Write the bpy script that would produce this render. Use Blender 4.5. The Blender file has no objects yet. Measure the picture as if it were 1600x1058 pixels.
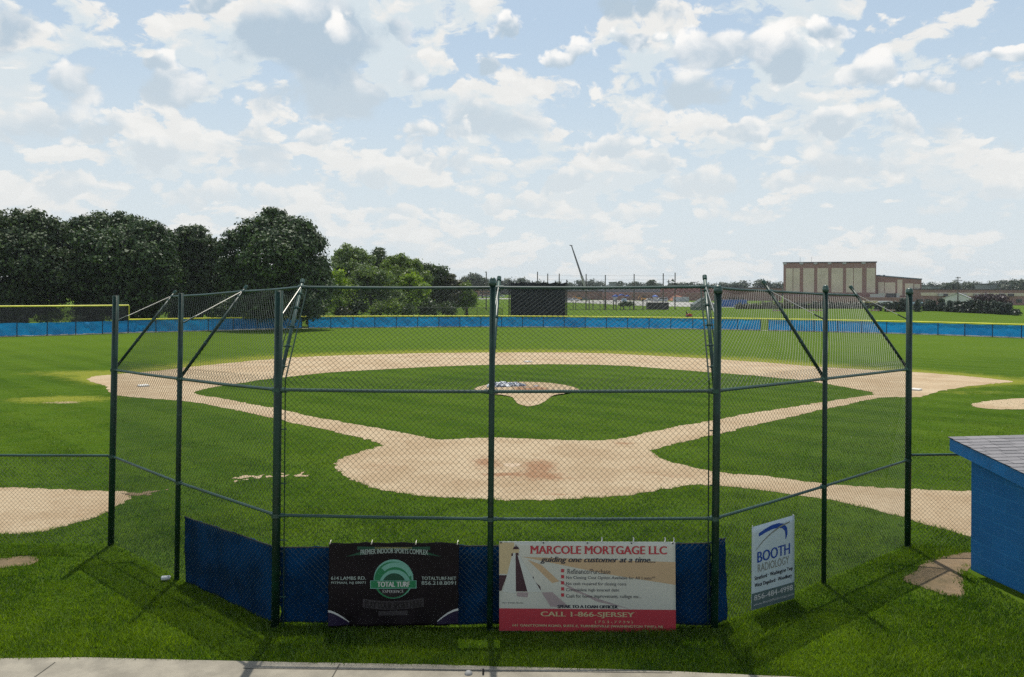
import bpy, bmesh, math, random
import numpy as np
from mathutils import Vector, Matrix

random.seed(7)
RNG = np.random.default_rng(11)
S = bpy.context.scene
C = S.collection
PI = math.pi

# ------------------------------------------------------------------ camera
F = 1180.0            # focal length in photo pixels (photo 1600 wide)
CAMZ = 4.2
ROLL = 0.005
cam_d = bpy.data.cameras.new('camera')
cam = bpy.data.objects.new('camera', cam_d)
C.objects.link(cam)
cam_d.sensor_width = 36.0
cam_d.sensor_fit = 'HORIZONTAL'
cam_d.lens = 36.0 * F / 1600.0
cam_d.shift_y = -79.0 / 1600.0
cam_d.clip_start = 0.1
cam_d.clip_end = 5000.0
cam.location = (0, 0, CAMZ)
cam.rotation_euler = (Matrix.Rotation(PI/2, 3, 'X') @ Matrix.Rotation(ROLL, 3, 'Z')).to_euler()
S.camera = cam
S.render.resolution_x = 1024
S.render.resolution_y = 677

# ------------------------------------------------------------------ exposure
S.view_settings.view_transform = 'Standard'
S.view_settings.look = 'None'
S.view_settings.exposure = 0.0
S.view_settings.gamma = 1.0
S.cycles.max_bounces = 5
S.cycles.diffuse_bounces = 2
S.cycles.glossy_bounces = 2
S.cycles.transmission_bounces = 3
S.cycles.transparent_max_bounces = 10
S.cycles.use_adaptive_sampling = True
S.cycles.adaptive_threshold = 0.012
S.cycles.use_denoising = False

# ------------------------------------------------------------------ sun
SUN_EL = math.radians(69)
SUN_AZ = math.radians(-3.0)
sd = Vector((math.sin(SUN_AZ)*math.cos(SUN_EL), math.cos(SUN_AZ)*math.cos(SUN_EL), math.sin(SUN_EL)))
sun_d = bpy.data.lights.new('sun', 'SUN')
sun_d.energy = 4.2
sun_d.angle = math.radians(0.5)
sun_d.color = (1.0, 0.95, 0.86)
sun = bpy.data.objects.new('sun', sun_d)
C.objects.link(sun)
sun.rotation_euler = sd.to_track_quat('Z', 'Y').to_euler()
sun.location = sd * 50

# ------------------------------------------------------------------ node helpers
def nd(nt, t, **kw):
    n = nt.nodes.new(t)
    for k, v in kw.items():
        if k.startswith('i_'):
            key = k[2:]
            n.inputs[int(key) if key.isdigit() else key].default_value = v
        else:
            setattr(n, k, v)
    return n

def M_(nt, op, a, b=None, c=None, clamp=False):
    n = nt.nodes.new('ShaderNodeMath'); n.operation = op; n.use_clamp = clamp
    for i, v in enumerate((a, b, c)):
        if v is None: continue
        if hasattr(v, 'is_linked') or hasattr(v, 'links'): nt.links.new(v, n.inputs[i])
        else: n.inputs[i].default_value = v
    return n.outputs[0]

def VM(nt, op, a, b=None, scale=None):
    n = nt.nodes.new('ShaderNodeVectorMath'); n.operation = op
    for i, v in enumerate((a, b)):
        if v is None: continue
        if hasattr(v, 'links'): nt.links.new(v, n.inputs[i])
        else: n.inputs[i].default_value = v
    if scale is not None:
        if hasattr(scale, 'links'): nt.links.new(scale, n.inputs['Scale'])
        else: n.inputs['Scale'].default_value = scale
    return n.outputs['Value'] if op in ('DISTANCE', 'LENGTH', 'DOT_PRODUCT') else n.outputs[0]

def mixc(nt, fac, a, b, blend='MIX'):
    n = nt.nodes.new('ShaderNodeMix'); n.data_type = 'RGBA'; n.blend_type = blend
    for key, v in ((0, fac), (6, a), (7, b)):
        if hasattr(v, 'links'): nt.links.new(v, n.inputs[key])
        else:
            if key != 0 and len(v) == 3: v = (*v, 1)
            n.inputs[key].default_value = v
    return n.outputs[2]

def smooth(nt, v, lo, hi, tmin=0.0, tmax=1.0):
    n = nt.nodes.new('ShaderNodeMapRange'); n.interpolation_type = 'SMOOTHSTEP'
    nt.links.new(v, n.inputs[0])
    n.inputs[1].default_value = lo; n.inputs[2].default_value = hi
    n.inputs[3].default_value = tmin; n.inputs[4].default_value = tmax
    return n.outputs[0]

def noise(nt, vec, scale, detail=4, rough=0.55, dist=0.0, col=False):
    n = nt.nodes.new('ShaderNodeTexNoise')
    if vec is not None: nt.links.new(vec, n.inputs['Vector'])
    n.inputs['Scale'].default_value = scale; n.inputs['Detail'].default_value = detail
    n.inputs['Roughness'].default_value = rough; n.inputs['Distortion'].default_value = dist
    return n.outputs['Color'] if col else n.outputs['Fac']

# ------------------------------------------------------------------ world: sky with cumulus
def ray(px, py):
    """photo pixel -> direction (x, 1, z)"""
    dx, dz = px - 800.0, 450.0 - py
    c, s = math.cos(ROLL), math.sin(ROLL)
    return (dx*c - dz*s)/F, (dx*s + dz*c)/F

W = bpy.data.worlds.new('World'); S.world = W; W.use_nodes = True
nt = W.node_tree; nt.nodes.clear()
sky = nd(nt, 'ShaderNodeTexSky', sky_type='NISHITA', sun_disc=False, sun_elevation=SUN_EL,
         sun_rotation=SUN_AZ, altitude=20.0, air_density=1.0, dust_density=2.2, ozone_density=1.2)
tc = nd(nt, 'ShaderNodeTexCoord')
dirv = VM(nt, 'NORMALIZE', tc.outputs['Generated'])
sep = nd(nt, 'ShaderNodeSeparateXYZ'); nt.links.new(dirv, sep.inputs[0])
dz_ = M_(nt, 'MAXIMUM', sep.outputs[2], 0.0)
BIASK = 1.15
SKYMUL = (1.05, 1.2, 1.3); SKYHZ = .50; HZCOL = (6.9, 8.5, 9.6); HZ2 = .66; HZCOL2 = (8.7, 9.0, 9.0)
LAYERS = [   # scale, shift, elevation window, threshold, bias weight, light step, colours
  (4.6, (3.1, 5.0, 1.2), (-.02, .01, .60, .90), .470, .2, .030, (9.5, 9.5, 9.3), (7.5, 8.5, 9.1), (10.4, 10.3, 10.0)),
]
MASSES = [  # cumulus heaps: centre and half-size (photo pixels, turned into directions), greyness
 (500,62,165,78,1.0),(545,150,120,62,.85),(615,45,75,62,.25),(330,6,75,26,.1),(640,120,45,70,.2),
 (262,140,80,44,.45),(232,98,34,36,.0),(330,150,50,30,.3),(110,128,84,56,.4),(65,200,90,56,.7),(15,52,62,72,.6),(150,205,60,38,.5),
 (795,50,32,34,.0),(768,108,38,30,.1),(752,190,92,60,.65),(690,205,60,40,.4),(1010,12,100,40,.9),(1135,75,95,52,.15),(1095,150,120,46,.5),(1225,100,60,60,.3),(890,92,50,40,.0),(985,60,50,24,.1),
 (1340,112,75,44,.2),(1310,52,55,30,.1),(1482,205,118,70,.8),(1472,140,72,38,.05),(1572,232,42,52,.4),(1505,92,42,32,.0),(1575,84,52,14,.0),(1400,190,60,36,.2),
 (1130,208,95,32,.35),(1285,195,90,38,.4),(960,232,80,34,.3),(880,286,72,34,.45),(808,318,66,30,.4),(1010,262,70,28,.4),
 (240,242,95,40,.5),(405,236,100,46,.7),(100,290,95,36,.4),(590,278,80,32,.5),(625,330,70,20,.2),(500,212,60,26,.1),(690,250,60,34,.5),
 (1090,288,90,34,.6),(1210,282,75,30,.3),(1335,262,85,38,.6),(1455,330,80,26,.35),(1170,335,70,20,.3),(1560,300,70,26,.3),(330,300,90,30,.4),(20,340,70,24,.2),(980,335,70,18,.2),(440,310,60,22,.2)]
SKY_BIAS = [  # (px, py, radius as angle, weight): where the big banks and the clear gaps are
    (210, 50, .12, -.30), (690, 110, .065, -.30), (1480, 30, .14, -.30), (870, 40, .05, -.22), (1590, 150, .05, -.25),
    (880, 200, .05, -.14), (630, 230, .05, -.05), (930, 200, .06, -.10),
    (500, 60, .14, .24), (520, 150, .12, .20), (100, 180, .11, .16), (270, 150, .07, .22), (0, 60, .06, .15),
    (790, 60, .03, .24), (760, 220, .08, .18), (1000, 15, .08, .2), (1120, 120, .11, .16), (1480, 200, .10, .22),
    (1290, 60, .05, .12), (1010, 300, .12, .10), (300, 270, .2, .10), (1250, 260, .15, .12), (850, 120, .03, .15),
]
KMAP = .45
def plane_map(v, sh):
    s2 = nd(nt, 'ShaderNodeSeparateXYZ'); nt.links.new(v, s2.inputs[0])
    k = M_(nt, 'DIVIDE', 1.0, M_(nt, 'ADD', M_(nt, 'MAXIMUM', s2.outputs[2], -.1), KMAP))
    q = VM(nt, 'SCALE', v, scale=k)
    return VM(nt, 'ADD', VM(nt, 'MULTIPLY', q, (1., 1., 1.35)), sh)
wn = VM(nt, 'SUBTRACT', noise(nt, plane_map(dirv, (0, 0, 0)), 5., 4, .62, col=True), (.5, .5, .5))
vw = VM(nt, 'ADD', dirv, VM(nt, 'SCALE', wn, scale=0.09))
bias = None
for (px, py, r, w) in SKY_BIAS:
    x, z = ray(px, py); c = Vector((x, 1, z)).normalized()
    m = smooth(nt, VM(nt, 'DISTANCE', vw, tuple(c)), 0.0, r*1.5, w*BIASK, 0.0)
    bias = m if bias is None else M_(nt, 'ADD', bias, m)
over = smooth(nt, sep.outputs[2], .45, .8, 1.0, .12)
bluesky = mixc(nt, 1.0, sky.outputs[0], SKYMUL, 'MULTIPLY')
hz = M_(nt, 'MULTIPLY', smooth(nt, sep.outputs[2], -.02, .40, .92, SKYHZ), over)
skyc = mixc(nt, hz, bluesky, HZCOL)
def layer(skyc, scale, sh, win, thr, biasw, up, lit_c, dark_c, rim_c, soft=.032, det=7):
    def dens(off, det):
        v = VM(nt, 'ADD', dirv, off)
        pw = VM(nt, 'ADD', plane_map(v, sh), VM(nt, 'SCALE', wn, scale=.62/scale))
        a = noise(nt, pw, scale, det, .64)
        if det <= 2: d = M_(nt, 'ADD', a, .10-.19*.45)
        else:
            vor = nd(nt, 'ShaderNodeTexVoronoi', feature='F1'); nt.links.new(pw, vor.inputs['Vector'])
            vor.inputs['Scale'].default_value = scale*2.6; vor.inputs['Detail'].default_value = 1 if det > 4 else 0
            vor.inputs['Roughness'].default_value = .5
            d = M_(nt, 'MULTIPLY_ADD', vor.outputs['Distance'], -.19, M_(nt, 'ADD', a, .10))
        return M_(nt, 'MULTIPLY_ADD', bias, biasw, d)
    d0 = dens((0, 0, 0), det); d1 = dens((up*.15, 0, up*.45), 3); d2 = dens((0, 0, up*1.3), 2)
    a = smooth(nt, d0, thr-soft, thr+soft)
    w = M_(nt, 'MULTIPLY', smooth(nt, sep.outputs[2], win[0], win[1], 0, 1), smooth(nt, sep.outputs[2], win[2], win[3], 1, 0))
    a = M_(nt, 'MULTIPLY', M_(nt, 'MULTIPLY', a, w), over)
    t = M_(nt, 'ADD', M_(nt, 'MULTIPLY', smooth(nt, d1, thr, thr+.30), .50), M_(nt, 'MULTIPLY', smooth(nt, M_(nt, 'SUBTRACT', d2, d0), -.12, .07), .62))
    c = mixc(nt, smooth(nt, t, .34, .86), lit_c, dark_c)
    rim = smooth(nt, M_(nt, 'SUBTRACT', d0, d1), .0, .075)
    c = mixc(nt, M_(nt, 'MULTIPLY', rim, .8), c, rim_c)
    return mixc(nt, a, skyc, c)
for args in LAYERS: skyc = layer(skyc, *args)
# heaps
inv = M_(nt, 'DIVIDE', 1.0, M_(nt, 'MAXIMUM', sep.outputs[1], .05))
front = smooth(nt, sep.outputs[1], .1, .3)
TX = M_(nt, 'MULTIPLY', sep.outputs[0], inv); TZ = M_(nt, 'MULTIPLY', sep.outputs[2], inv)
def puff(scale, sh, off, det):
    v = VM(nt, 'ADD', VM(nt, 'ADD', dirv, off), sh)
    v = VM(nt, 'ADD', v, VM(nt, 'SCALE', wn, scale=.55/scale))
    a = noise(nt, v, scale, det, .66)
    vor = nd(nt, 'ShaderNodeTexVoronoi', feature='F1'); nt.links.new(v, vor.inputs['Vector'])
    vor.inputs['Scale'].default_value = scale*1.25; vor.inputs['Detail'].default_value = 2. if det > 4 else 0.; vor.inputs['Roughness'].default_value = .5
    return M_(nt, 'ADD', M_(nt, 'MULTIPLY', a, 1.0), M_(nt, 'MULTIPLY', vor.outputs['Distance'], -.62))   # mean about .2
PSM = False
PB0 = puff(8., (0, 0, 0), (0, 0, 0), 6); PB1 = puff(8., (0, 0, 0), (.006, 0, .026), 3)
PS0 = puff(16., (3, 1, 2), (0, 0, 0), 5); PS1 = puff(16., (3, 1, 2), (.003, 0, .013), 3)
EB = M_(nt, 'SUBTRACT', PB1, PB0); ES = M_(nt, 'SUBTRACT', PS1, PS0)
for (px, py, rx, ry, gr) in sorted(MASSES, key=lambda m: -(m[1]+m[3])):
    cx, cz = ray(px, py); ax, az = rx/F, ry/F; big = ry > 42
    u = M_(nt, 'MULTIPLY', M_(nt, 'SUBTRACT', TX, cx), 1/ax); v = M_(nt, 'MULTIPLY', M_(nt, 'SUBTRACT', TZ, cz), 1/az)
    vv = M_(nt, 'MAXIMUM', v, M_(nt, 'MULTIPLY', v, -1.35))
    r = M_(nt, 'SQRT', M_(nt, 'ADD', M_(nt, 'MULTIPLY', u, u), M_(nt, 'MULTIPLY', vv, vv)))
    N0, E = (PB0, EB) if big else (PS0, ES)
    k = 2.3 if big else 2.2
    f = M_(nt, 'ADD', M_(nt, 'SUBTRACT', (1.34 if gr > .5 else 1.24)-.17*k, r), M_(nt, 'MULTIPLY', N0, k))
    a = smooth(nt, f, .0, .55 if gr > .5 else .34)
    g = M_(nt, 'ADD', M_(nt, 'MULTIPLY', v, -.50), M_(nt, 'MULTIPLY', f, .42))
    g = M_(nt, 'ADD', g, M_(nt, 'MULTIPLY', E, 2.6))
    g = smooth(nt, g, .16-.50*gr, 1.12-.50*gr)
    far_ = min(1., max(0., (py-60)/290.))
    lo = tuple(x+(y-x)*far_ for x, y in zip((5.0, 6.3, 7.5), (7.3, 8.3, 8.9)))
    hi = tuple(x+(y-x)*far_ for x, y in zip((11.3, 11.1, 10.8), (9.9, 9.8, 9.5)))
    c = mixc(nt, g, hi, lo)
    skyc = mixc(nt, M_(nt, 'MULTIPLY', M_(nt, 'MULTIPLY', a, .97), front), skyc, c)
hz2 = smooth(nt, sep.outputs[2], -.02, .34, HZ2, 0.06)
skyc = mixc(nt, hz2, skyc, HZCOL2)
bg = nd(nt, 'ShaderNodeBackground'); bg.inputs[1].default_value = 0.09
nt.links.new(skyc, bg.inputs[0])
wo = nd(nt, 'ShaderNodeOutputWorld'); nt.links.new(bg.outputs[0], wo.inputs[0])
W.cycles.sampling_method = 'MANUAL'; W.cycles.sample_map_resolution = 512

# ------------------------------------------------------------------ terrain function and picture geometry
_Y = np.linspace(-60, 2600, 26601)
_sl = np.where(_Y < 48, -.0297, np.where(_Y > 66, -.0047, -.0297 + (.0250)*np.clip((_Y-48)/18, 0, 1)))
_sl = np.where(_Y > 112, 0.0, _sl)
_z = np.cumsum(_sl)*(_Y[1]-_Y[0])
_z = _z - np.interp(9.3, _Y, _z) - 0.0
def gz(x, y):
    """height of the ground (world z; camera stands at 4.2)"""
    b = np.interp(y, _Y, _z)
    b = b + 0.95*np.exp(-(((x-104)/52)**2 + ((y-186)/34)**2))
    return b
def P(px, py, Y):
    a, b = ray(px, py)
    return Vector((a*Y, Y, CAMZ + b*Y))
def G(px, py):
    a, b = ray(px, py)
    lo, hi = 4.0, 1500.0
    for _ in range(60):
        m = (lo+hi)/2
        if CAMZ + b*m > float(gz(a*m, m)): lo = m
        else: hi = m
    return Vector((a*lo, lo, float(gz(a*lo, lo))))
def on(x, y, dz=0.0): return Vector((x, y, float(gz(x, y)) + dz))

def vnoise(x, y, sc, seed=0):
    x = np.asarray(x, float)*sc + seed*17.3; y = np.asarray(y, float)*sc - seed*9.1
    xi = np.floor(x).astype(np.int64); yi = np.floor(y).astype(np.int64)
    fx = x-xi; fy = y-yi; fx = fx*fx*(3-2*fx); fy = fy*fy*(3-2*fy)
    def h(a, b):
        n = (a*374761393 + b*668265263) & 0x7fffffff
        n = ((n ^ (n >> 13))*1274126177) & 0x7fffffff
        return ((n ^ (n >> 16)) & 0xffff)/65535.0
    return (h(xi, yi)*(1-fx)+h(xi+1, yi)*fx)*(1-fy)+(h(xi, yi+1)*(1-fx)+h(xi+1, yi+1)*fx)*fy
def fbm(x, y, sc, oct=3, seed=0):
    r = 0; a = 1; t = 0
    for o in range(oct):
        r = r + a*(vnoise(x, y, sc*2**o, seed+o)-.5); t += a; a *= .55
    return r/t*2

# ------------------------------------------------------------------ object helpers
def tag(o, label=None, cat=None, group=None, kind=None):
    if label: o['label'] = label
    if cat: o['category'] = cat
    if group: o['group'] = group
    if kind: o['kind'] = kind
    return o
def empty(name, loc, label, cat, group=None, rz=0.0):
    o = bpy.data.objects.new(name, None); C.objects.link(o)
    o.empty_display_size = .3
    o.location = loc; o.rotation_euler = (0, 0, rz)
    return tag(o, label, cat, group)
def link_mesh(name, me, mats, parent=None, keep_world=True):
    o = bpy.data.objects.new(name, me); C.objects.link(o)
    for m in (mats if isinstance(mats, (list, tuple)) else [mats]): me.materials.append(m)
    if parent is not None:
        o.parent = parent
        if keep_world:
            lw = parent.matrix_basis
            if parent.parent is not None: lw = parent.parent.matrix_basis @ parent.matrix_parent_inverse @ lw
            o.matrix_parent_inverse = lw.inverted()
    return o
def setloc(me, loc): me.transform(Matrix.Translation(-Vector(loc)))

class MB:
    def __init__(s): s.v = []; s.f = []; s.mi = []; s.cm = 0
    def mat(s, i): s.cm = i; return s
    def add(s, vs, fs):
        o = len(s.v); s.v += [tuple(v) for v in vs]
        for f in fs: s.f.append([i+o for i in f]); s.mi.append(s.cm)
        return s
    def box(s, x0, y0, z0, x1, y1, z1, m=None):
        vs = [Vector(p) for p in ((x0,y0,z0),(x1,y0,z0),(x1,y1,z0),(x0,y1,z0),(x0,y0,z1),(x1,y0,z1),(x1,y1,z1),(x0,y1,z1))]
        if m is not None: vs = [m @ v for v in vs]
        return s.add(vs, [(0,3,2,1),(4,5,6,7),(0,1,5,4),(1,2,6,5),(2,3,7,6),(3,0,4,7)])
    def hexa(s, b, t):
        """b, t: 4 bottom and 4 top corners"""
        return s.add(list(b)+list(t), [(0,3,2,1),(4,5,6,7),(0,1,5,4),(1,2,6,5),(2,3,7,6),(3,0,4,7)])
    def tube(s, pts, r, n=8, cap=True):
        pts = [Vector(p) for p in pts]
        rs = r if isinstance(r, (list, tuple)) else [r]*len(pts)
        rings = []; up = None
        for i, p in enumerate(pts):
            d = (pts[min(i+1, len(pts)-1)] - pts[max(i-1, 0)]).normalized()
            a = d.orthogonal().normalized() if up is None else (up - d*up.dot(d)).normalized()
            up = a; b = d.cross(a)
            rings.append([p + (a*math.cos(2*PI*k/n) + b*math.sin(2*PI*k/n))*rs[i] for k in range(n)])
        vs = [v for r_ in rings for v in r_]
        fs = [(i*n+k, i*n+(k+1) % n, (i+1)*n+(k+1) % n, (i+1)*n+k) for i in range(len(pts)-1) for k in range(n)]
        if cap: fs += [tuple(range(n-1, -1, -1)), tuple((len(pts)-1)*n+k for k in range(n))]
        return s.add(vs, fs)
    def prism(s, poly, y0, y1, m=None):
        """poly (x,z) extruded along y"""
        n = len(poly)
        vs = [Vector((x, y0, z)) for x, z in poly] + [Vector((x, y1, z)) for x, z in poly]
        if m is not None: vs = [m @ v for v in vs]
        return s.add(vs, [tuple(range(n)), tuple(range(2*n-1, n-1, -1))] + [(i, (i+1) % n+0, (i+1) % n+n, i+n)[::-1] for i in range(n)])
    def dome(s, c, r, h, n=12, k=4):
        c = Vector(c); vs = []; fs = []
        for i in range(k):
            a = i/k*PI/2
            for j in range(n): vs.append(c+Vector((r*math.cos(a)*math.cos(2*PI*j/n), r*math.cos(a)*math.sin(2*PI*j/n), h*math.sin(a))))
        vs.append(c+Vector((0, 0, h)))
        for i in range(k-1):
            for j in range(n): fs.append((i*n+j, i*n+(j+1) % n, (i+1)*n+(j+1) % n, (i+1)*n+j))
        for j in range(n): fs.append(((k-1)*n+j, (k-1)*n+(j+1) % n, k*n))
        return s.add(vs, fs)
    def mesh(s, name, smooth=False):
        me = bpy.data.meshes.new(name); me.from_pydata(s.v, [], s.f)
        me.polygons.foreach_set('material_index', s.mi)
        if smooth: me.polygons.foreach_set('use_smooth', [True]*len(s.f))
        me.update(); return me
    def build(s, name, mats, parent=None, smooth=False, fixn=True):
        me = s.mesh(name, smooth)
        if fixn and len(s.f) < 20000:
            bm = bmesh.new(); bm.from_mesh(me); bmesh.ops.recalc_face_normals(bm, faces=bm.faces); bm.to_mesh(me); bm.free()
        return link_mesh(name, me, mats, parent)

def bevel(o, w, seg=2):
    m = o.modifiers.new('bevel', 'BEVEL'); m.width = w; m.segments = seg; m.limit_method = 'ANGLE'
    return o

def np_mesh(name, verts, faces, attrs=None, smooth=False):
    """verts (n,3); faces (m,k) constant k; attrs {name: (n,) or (n,4)} on points"""
    me = bpy.data.meshes.new(name)
    n = len(verts); m, k = faces.shape
    me.vertices.add(n); me.vertices.foreach_set('co', np.asarray(verts, np.float32).ravel())
    me.loops.add(m*k); me.loops.foreach_set('vertex_index', faces.astype(np.int32).ravel())
    me.polygons.add(m)
    me.polygons.foreach_set('loop_start', np.arange(0, m*k, k, dtype=np.int32))
    if smooth: me.polygons.foreach_set('use_smooth', np.ones(m, bool))
    for an, av in (attrs or {}).items():
        a = me.attributes.new(an, 'FLOAT', 'POINT'); a.data.foreach_set('value', np.asarray(av, np.float32))
    me.update(calc_edges=True); me.validate()
    return me

# ------------------------------------------------------------------ materials
def mat(name, col, rough=.6, var=.0, vscale=8., bump=0., bscale=40., metallic=0., spec=.5, col2=None, detail=4, coat=0., trans=0.):
    m = bpy.data.materials.new(name); m.use_nodes = True; t = m.node_tree
    b = t.nodes['Principled BSDF']
    b.inputs['Roughness'].default_value = rough; b.inputs['Metallic'].default_value = metallic
    b.inputs['Specular IOR Level'].default_value = spec
    tcn = nd(t, 'ShaderNodeTexCoord').outputs['Object']
    if var or col2:
        n = noise(t, tcn, vscale, detail, .6)
        c2 = col2 or tuple(max(0, c*(1-var)) for c in col)
        c1 = col if col2 else tuple(min(1, c*(1+var)) for c in col)
        out = mixc(t, smooth(t, n, .33, .67), c1, c2)
        t.links.new(out, b.inputs['Base Color'])
    else:
        n = noise(t, tcn, vscale, 2, .5)
        out = mixc(t, n, tuple(c*.94 for c in col), tuple(min(1, c*1.05) for c in col))
        t.links.new(out, b.inputs['Base Color'])
    if bump:
        bn = nd(t, 'ShaderNodeBump'); bn.inputs['Strength'].default_value = bump; bn.inputs['Distance'].default_value = .02
        t.links.new(noise(t, tcn, bscale, 5, .6), bn.inputs['Height']); t.links.new(bn.outputs[0], b.inputs['Normal'])
    if coat: b.inputs['Coat Weight'].default_value = coat
    return m

def attr(t, name): 
    n = nd(t, 'ShaderNodeAttribute'); n.attribute_name = name; return n.outputs['Fac']

# grass sheet
def grass_material():
    m = bpy.data.materials.new('mown_grass'); m.use_nodes = True; t = m.node_tree
    b = t.nodes['Principled BSDF']; b.inputs['Roughness'].default_value = 1.; b.inputs['Specular IOR Level'].default_value = .03
    geo = nd(t, 'ShaderNodeNewGeometry').outputs['Position']
    fine = noise(t, geo, 14., 6, .7)
    mid = noise(t, geo, 1.3, 5, .6)
    big = noise(t, geo, .16, 4, .55)
    st = nd(t, 'ShaderNodeTexWave', wave_type='BANDS', bands_direction='DIAGONAL'); t.links.new(geo, st.inputs['Vector'])
    st.inputs['Scale'].default_value = .16; st.inputs['Distortion'].default_value = .8; st.inputs['Detail'].default_value = 2
    far = attr(t, 'far'); dry = attr(t, 'dry')
    near_a = mixc(t, fine, (.020, .052, .003), (.074, .135, .009))
    far_a = mixc(t, fine, (.062, .112, .008), (.100, .165, .014))
    c = mixc(t, far, near_a, far_a)
    c = mixc(t, smooth(t, mid, .32, .7, 0., .5), c, (.088, .128, .012))
    c = mixc(t, smooth(t, big, .35, .65, 0., .45), c, mixc(t, far, (.020, .056, .003), (.062, .115, .010)))
    c = mixc(t, M_(t, 'MULTIPLY', smooth(t, st.outputs['Fac'], .35, .65), .26), c, (.085, .145, .012))
    dn = M_(t, 'ADD', dry, M_(t, 'MULTIPLY', M_(t, 'SUBTRACT', noise(t, geo, 1.6, 8, .85), .5), 1.7))
    c = mixc(t, smooth(t, dn, .30, .80, 0., .85), c, mixc(t, fine, (.17, .19, .012), (.25, .25, .05)))
    bare = M_(t, 'ADD', attr(t, 'bare'), M_(t, 'MULTIPLY', M_(t, 'SUBTRACT', noise(t, geo, 3.2, 6, .75), .5), 1.1))
    c = mixc(t, smooth(t, bare, .55, .75), c, (.34, .26, .155))
    t.links.new(c, b.inputs['Base Color'])
    bn = nd(t, 'ShaderNodeBump'); bn.inputs['Strength'].default_value = .8; bn.inputs['Distance'].default_value = .05
    t.links.new(fine, bn.inputs['Height']); t.links.new(bn.outputs[0], b.inputs['Normal'])
    return m

def dirt_material(name='infield_dirt', ca=(.51, .405, .27), cb=(.415, .31, .195), red=(.30, .155, .085), redattr=True):
    m = bpy.data.materials.new(name); m.use_nodes = True; t = m.node_tree
    b = t.nodes['Principled BSDF']; b.inputs['Roughness'].default_value = 1.; b.inputs['Specular IOR Level'].default_value = .03
    geo = nd(t, 'ShaderNodeNewGeometry').outputs['Position']
    c = mixc(t, smooth(t, noise(t, geo, .55, 6, .65), .35, .65), ca, cb)
    c = mixc(t, smooth(t, noise(t, geo, 7., 7, .8), .42, .70, 0, .55), c, (.33, .225, .13))
    if redattr:
        r = attr(t, 'red')
        r = M_(t, 'ADD', r, M_(t, 'MULTIPLY', M_(t, 'SUBTRACT', noise(t, geo, 4.5, 8, .9), .5), 1.9))
        c = mixc(t, smooth(t, r, .28, .75, 0, .80), c, red)
    t.links.new(c, b.inputs['Base Color'])
    bn = nd(t, 'ShaderNodeBump'); bn.inputs['Strength'].default_value = .9; bn.inputs['Distance'].default_value = .05
    t.links.new(noise(t, geo, 18., 8, .75), bn.inputs['Height']); t.links.new(bn.outputs[0], b.inputs['Normal'])
    return m

def leaf_material(name, c1, c2, tr=.30, rough=.5):
    m = bpy.data.materials.new(name); m.use_nodes = True; t = m.node_tree
    t.nodes.remove(t.nodes['Principled BSDF']); out = t.nodes['Material Output']
    v = attr(t, 'tone')
    c = mixc(t, v, c1, c2)
    p = nd(t, 'ShaderNodeBsdfPrincipled'); p.inputs['Roughness'].default_value = rough; p.inputs['Specular IOR Level'].default_value = .45
    t.links.new(c, p.inputs['Base Color'])
    tl = nd(t, 'ShaderNodeBsdfTranslucent'); t.links.new(mixc(t, 1., c, (1.5, 1.6, .55), 'MULTIPLY'), tl.inputs[0])
    mx = nd(t, 'ShaderNodeMixShader'); mx.inputs[0].default_value = tr
    t.links.new(p.outputs[0], mx.inputs[1]); t.links.new(tl.outputs[0], mx.inputs[2]); t.links.new(mx.outputs[0], out.inputs[0])
    return m

def brick_material(name, c1, c2, mortar, scale=1., bw=.4, rh=.2, msize=.012, bump=.3, axis='X'):
    m = bpy.data.materials.new(name); m.use_nodes = True; t = m.node_tree
    b = t.nodes['Principled BSDF']; b.inputs['Roughness'].default_value = .8
    geo = nd(t, 'ShaderNodeTexCoord').outputs['Object']
    s_ = nd(t, 'ShaderNodeSeparateXYZ'); t.links.new(geo, s_.inputs[0])
    cb = nd(t, 'ShaderNodeCombineXYZ')
    hx = M_(t, 'ADD', s_.outputs[0], s_.outputs[1]); t.links.new(hx, cb.inputs[0]); t.links.new(s_.outputs[2], cb.inputs[1])
    br = nd(t, 'ShaderNodeTexBrick'); t.links.new(cb.outputs[0], br.inputs[0])
    br.inputs['Color1'].default_value = (*c1, 1); br.inputs['Color2'].default_value = (*c2, 1); br.inputs['Mortar'].default_value = (*mortar, 1)
    br.inputs['Scale'].default_value = scale; br.inputs['Brick Width'].default_value = bw; br.inputs['Row Height'].default_value = rh
    br.inputs['Mortar Size'].default_value = msize
    c = mixc(t, smooth(t, noise(t, geo, 1.7, 5, .6), .3, .7, 0, .3), br.outputs['Color'], tuple(x*.7 for x in c1))
    t.links.new(c, b.inputs['Base Color'])
    bn = nd(t, 'ShaderNodeBump'); bn.inputs['Strength'].default_value = bump; bn.inputs['Distance'].default_value = .01
    t.links.new(M_(t, 'ADD', M_(t, 'SUBTRACT', 1., br.outputs['Fac']), M_(t, 'MULTIPLY', noise(t, geo, 60., 4, .6), .4)), bn.inputs['Height'])
    t.links.new(bn.outputs[0], b.inputs['Normal'])
    return m

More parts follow.
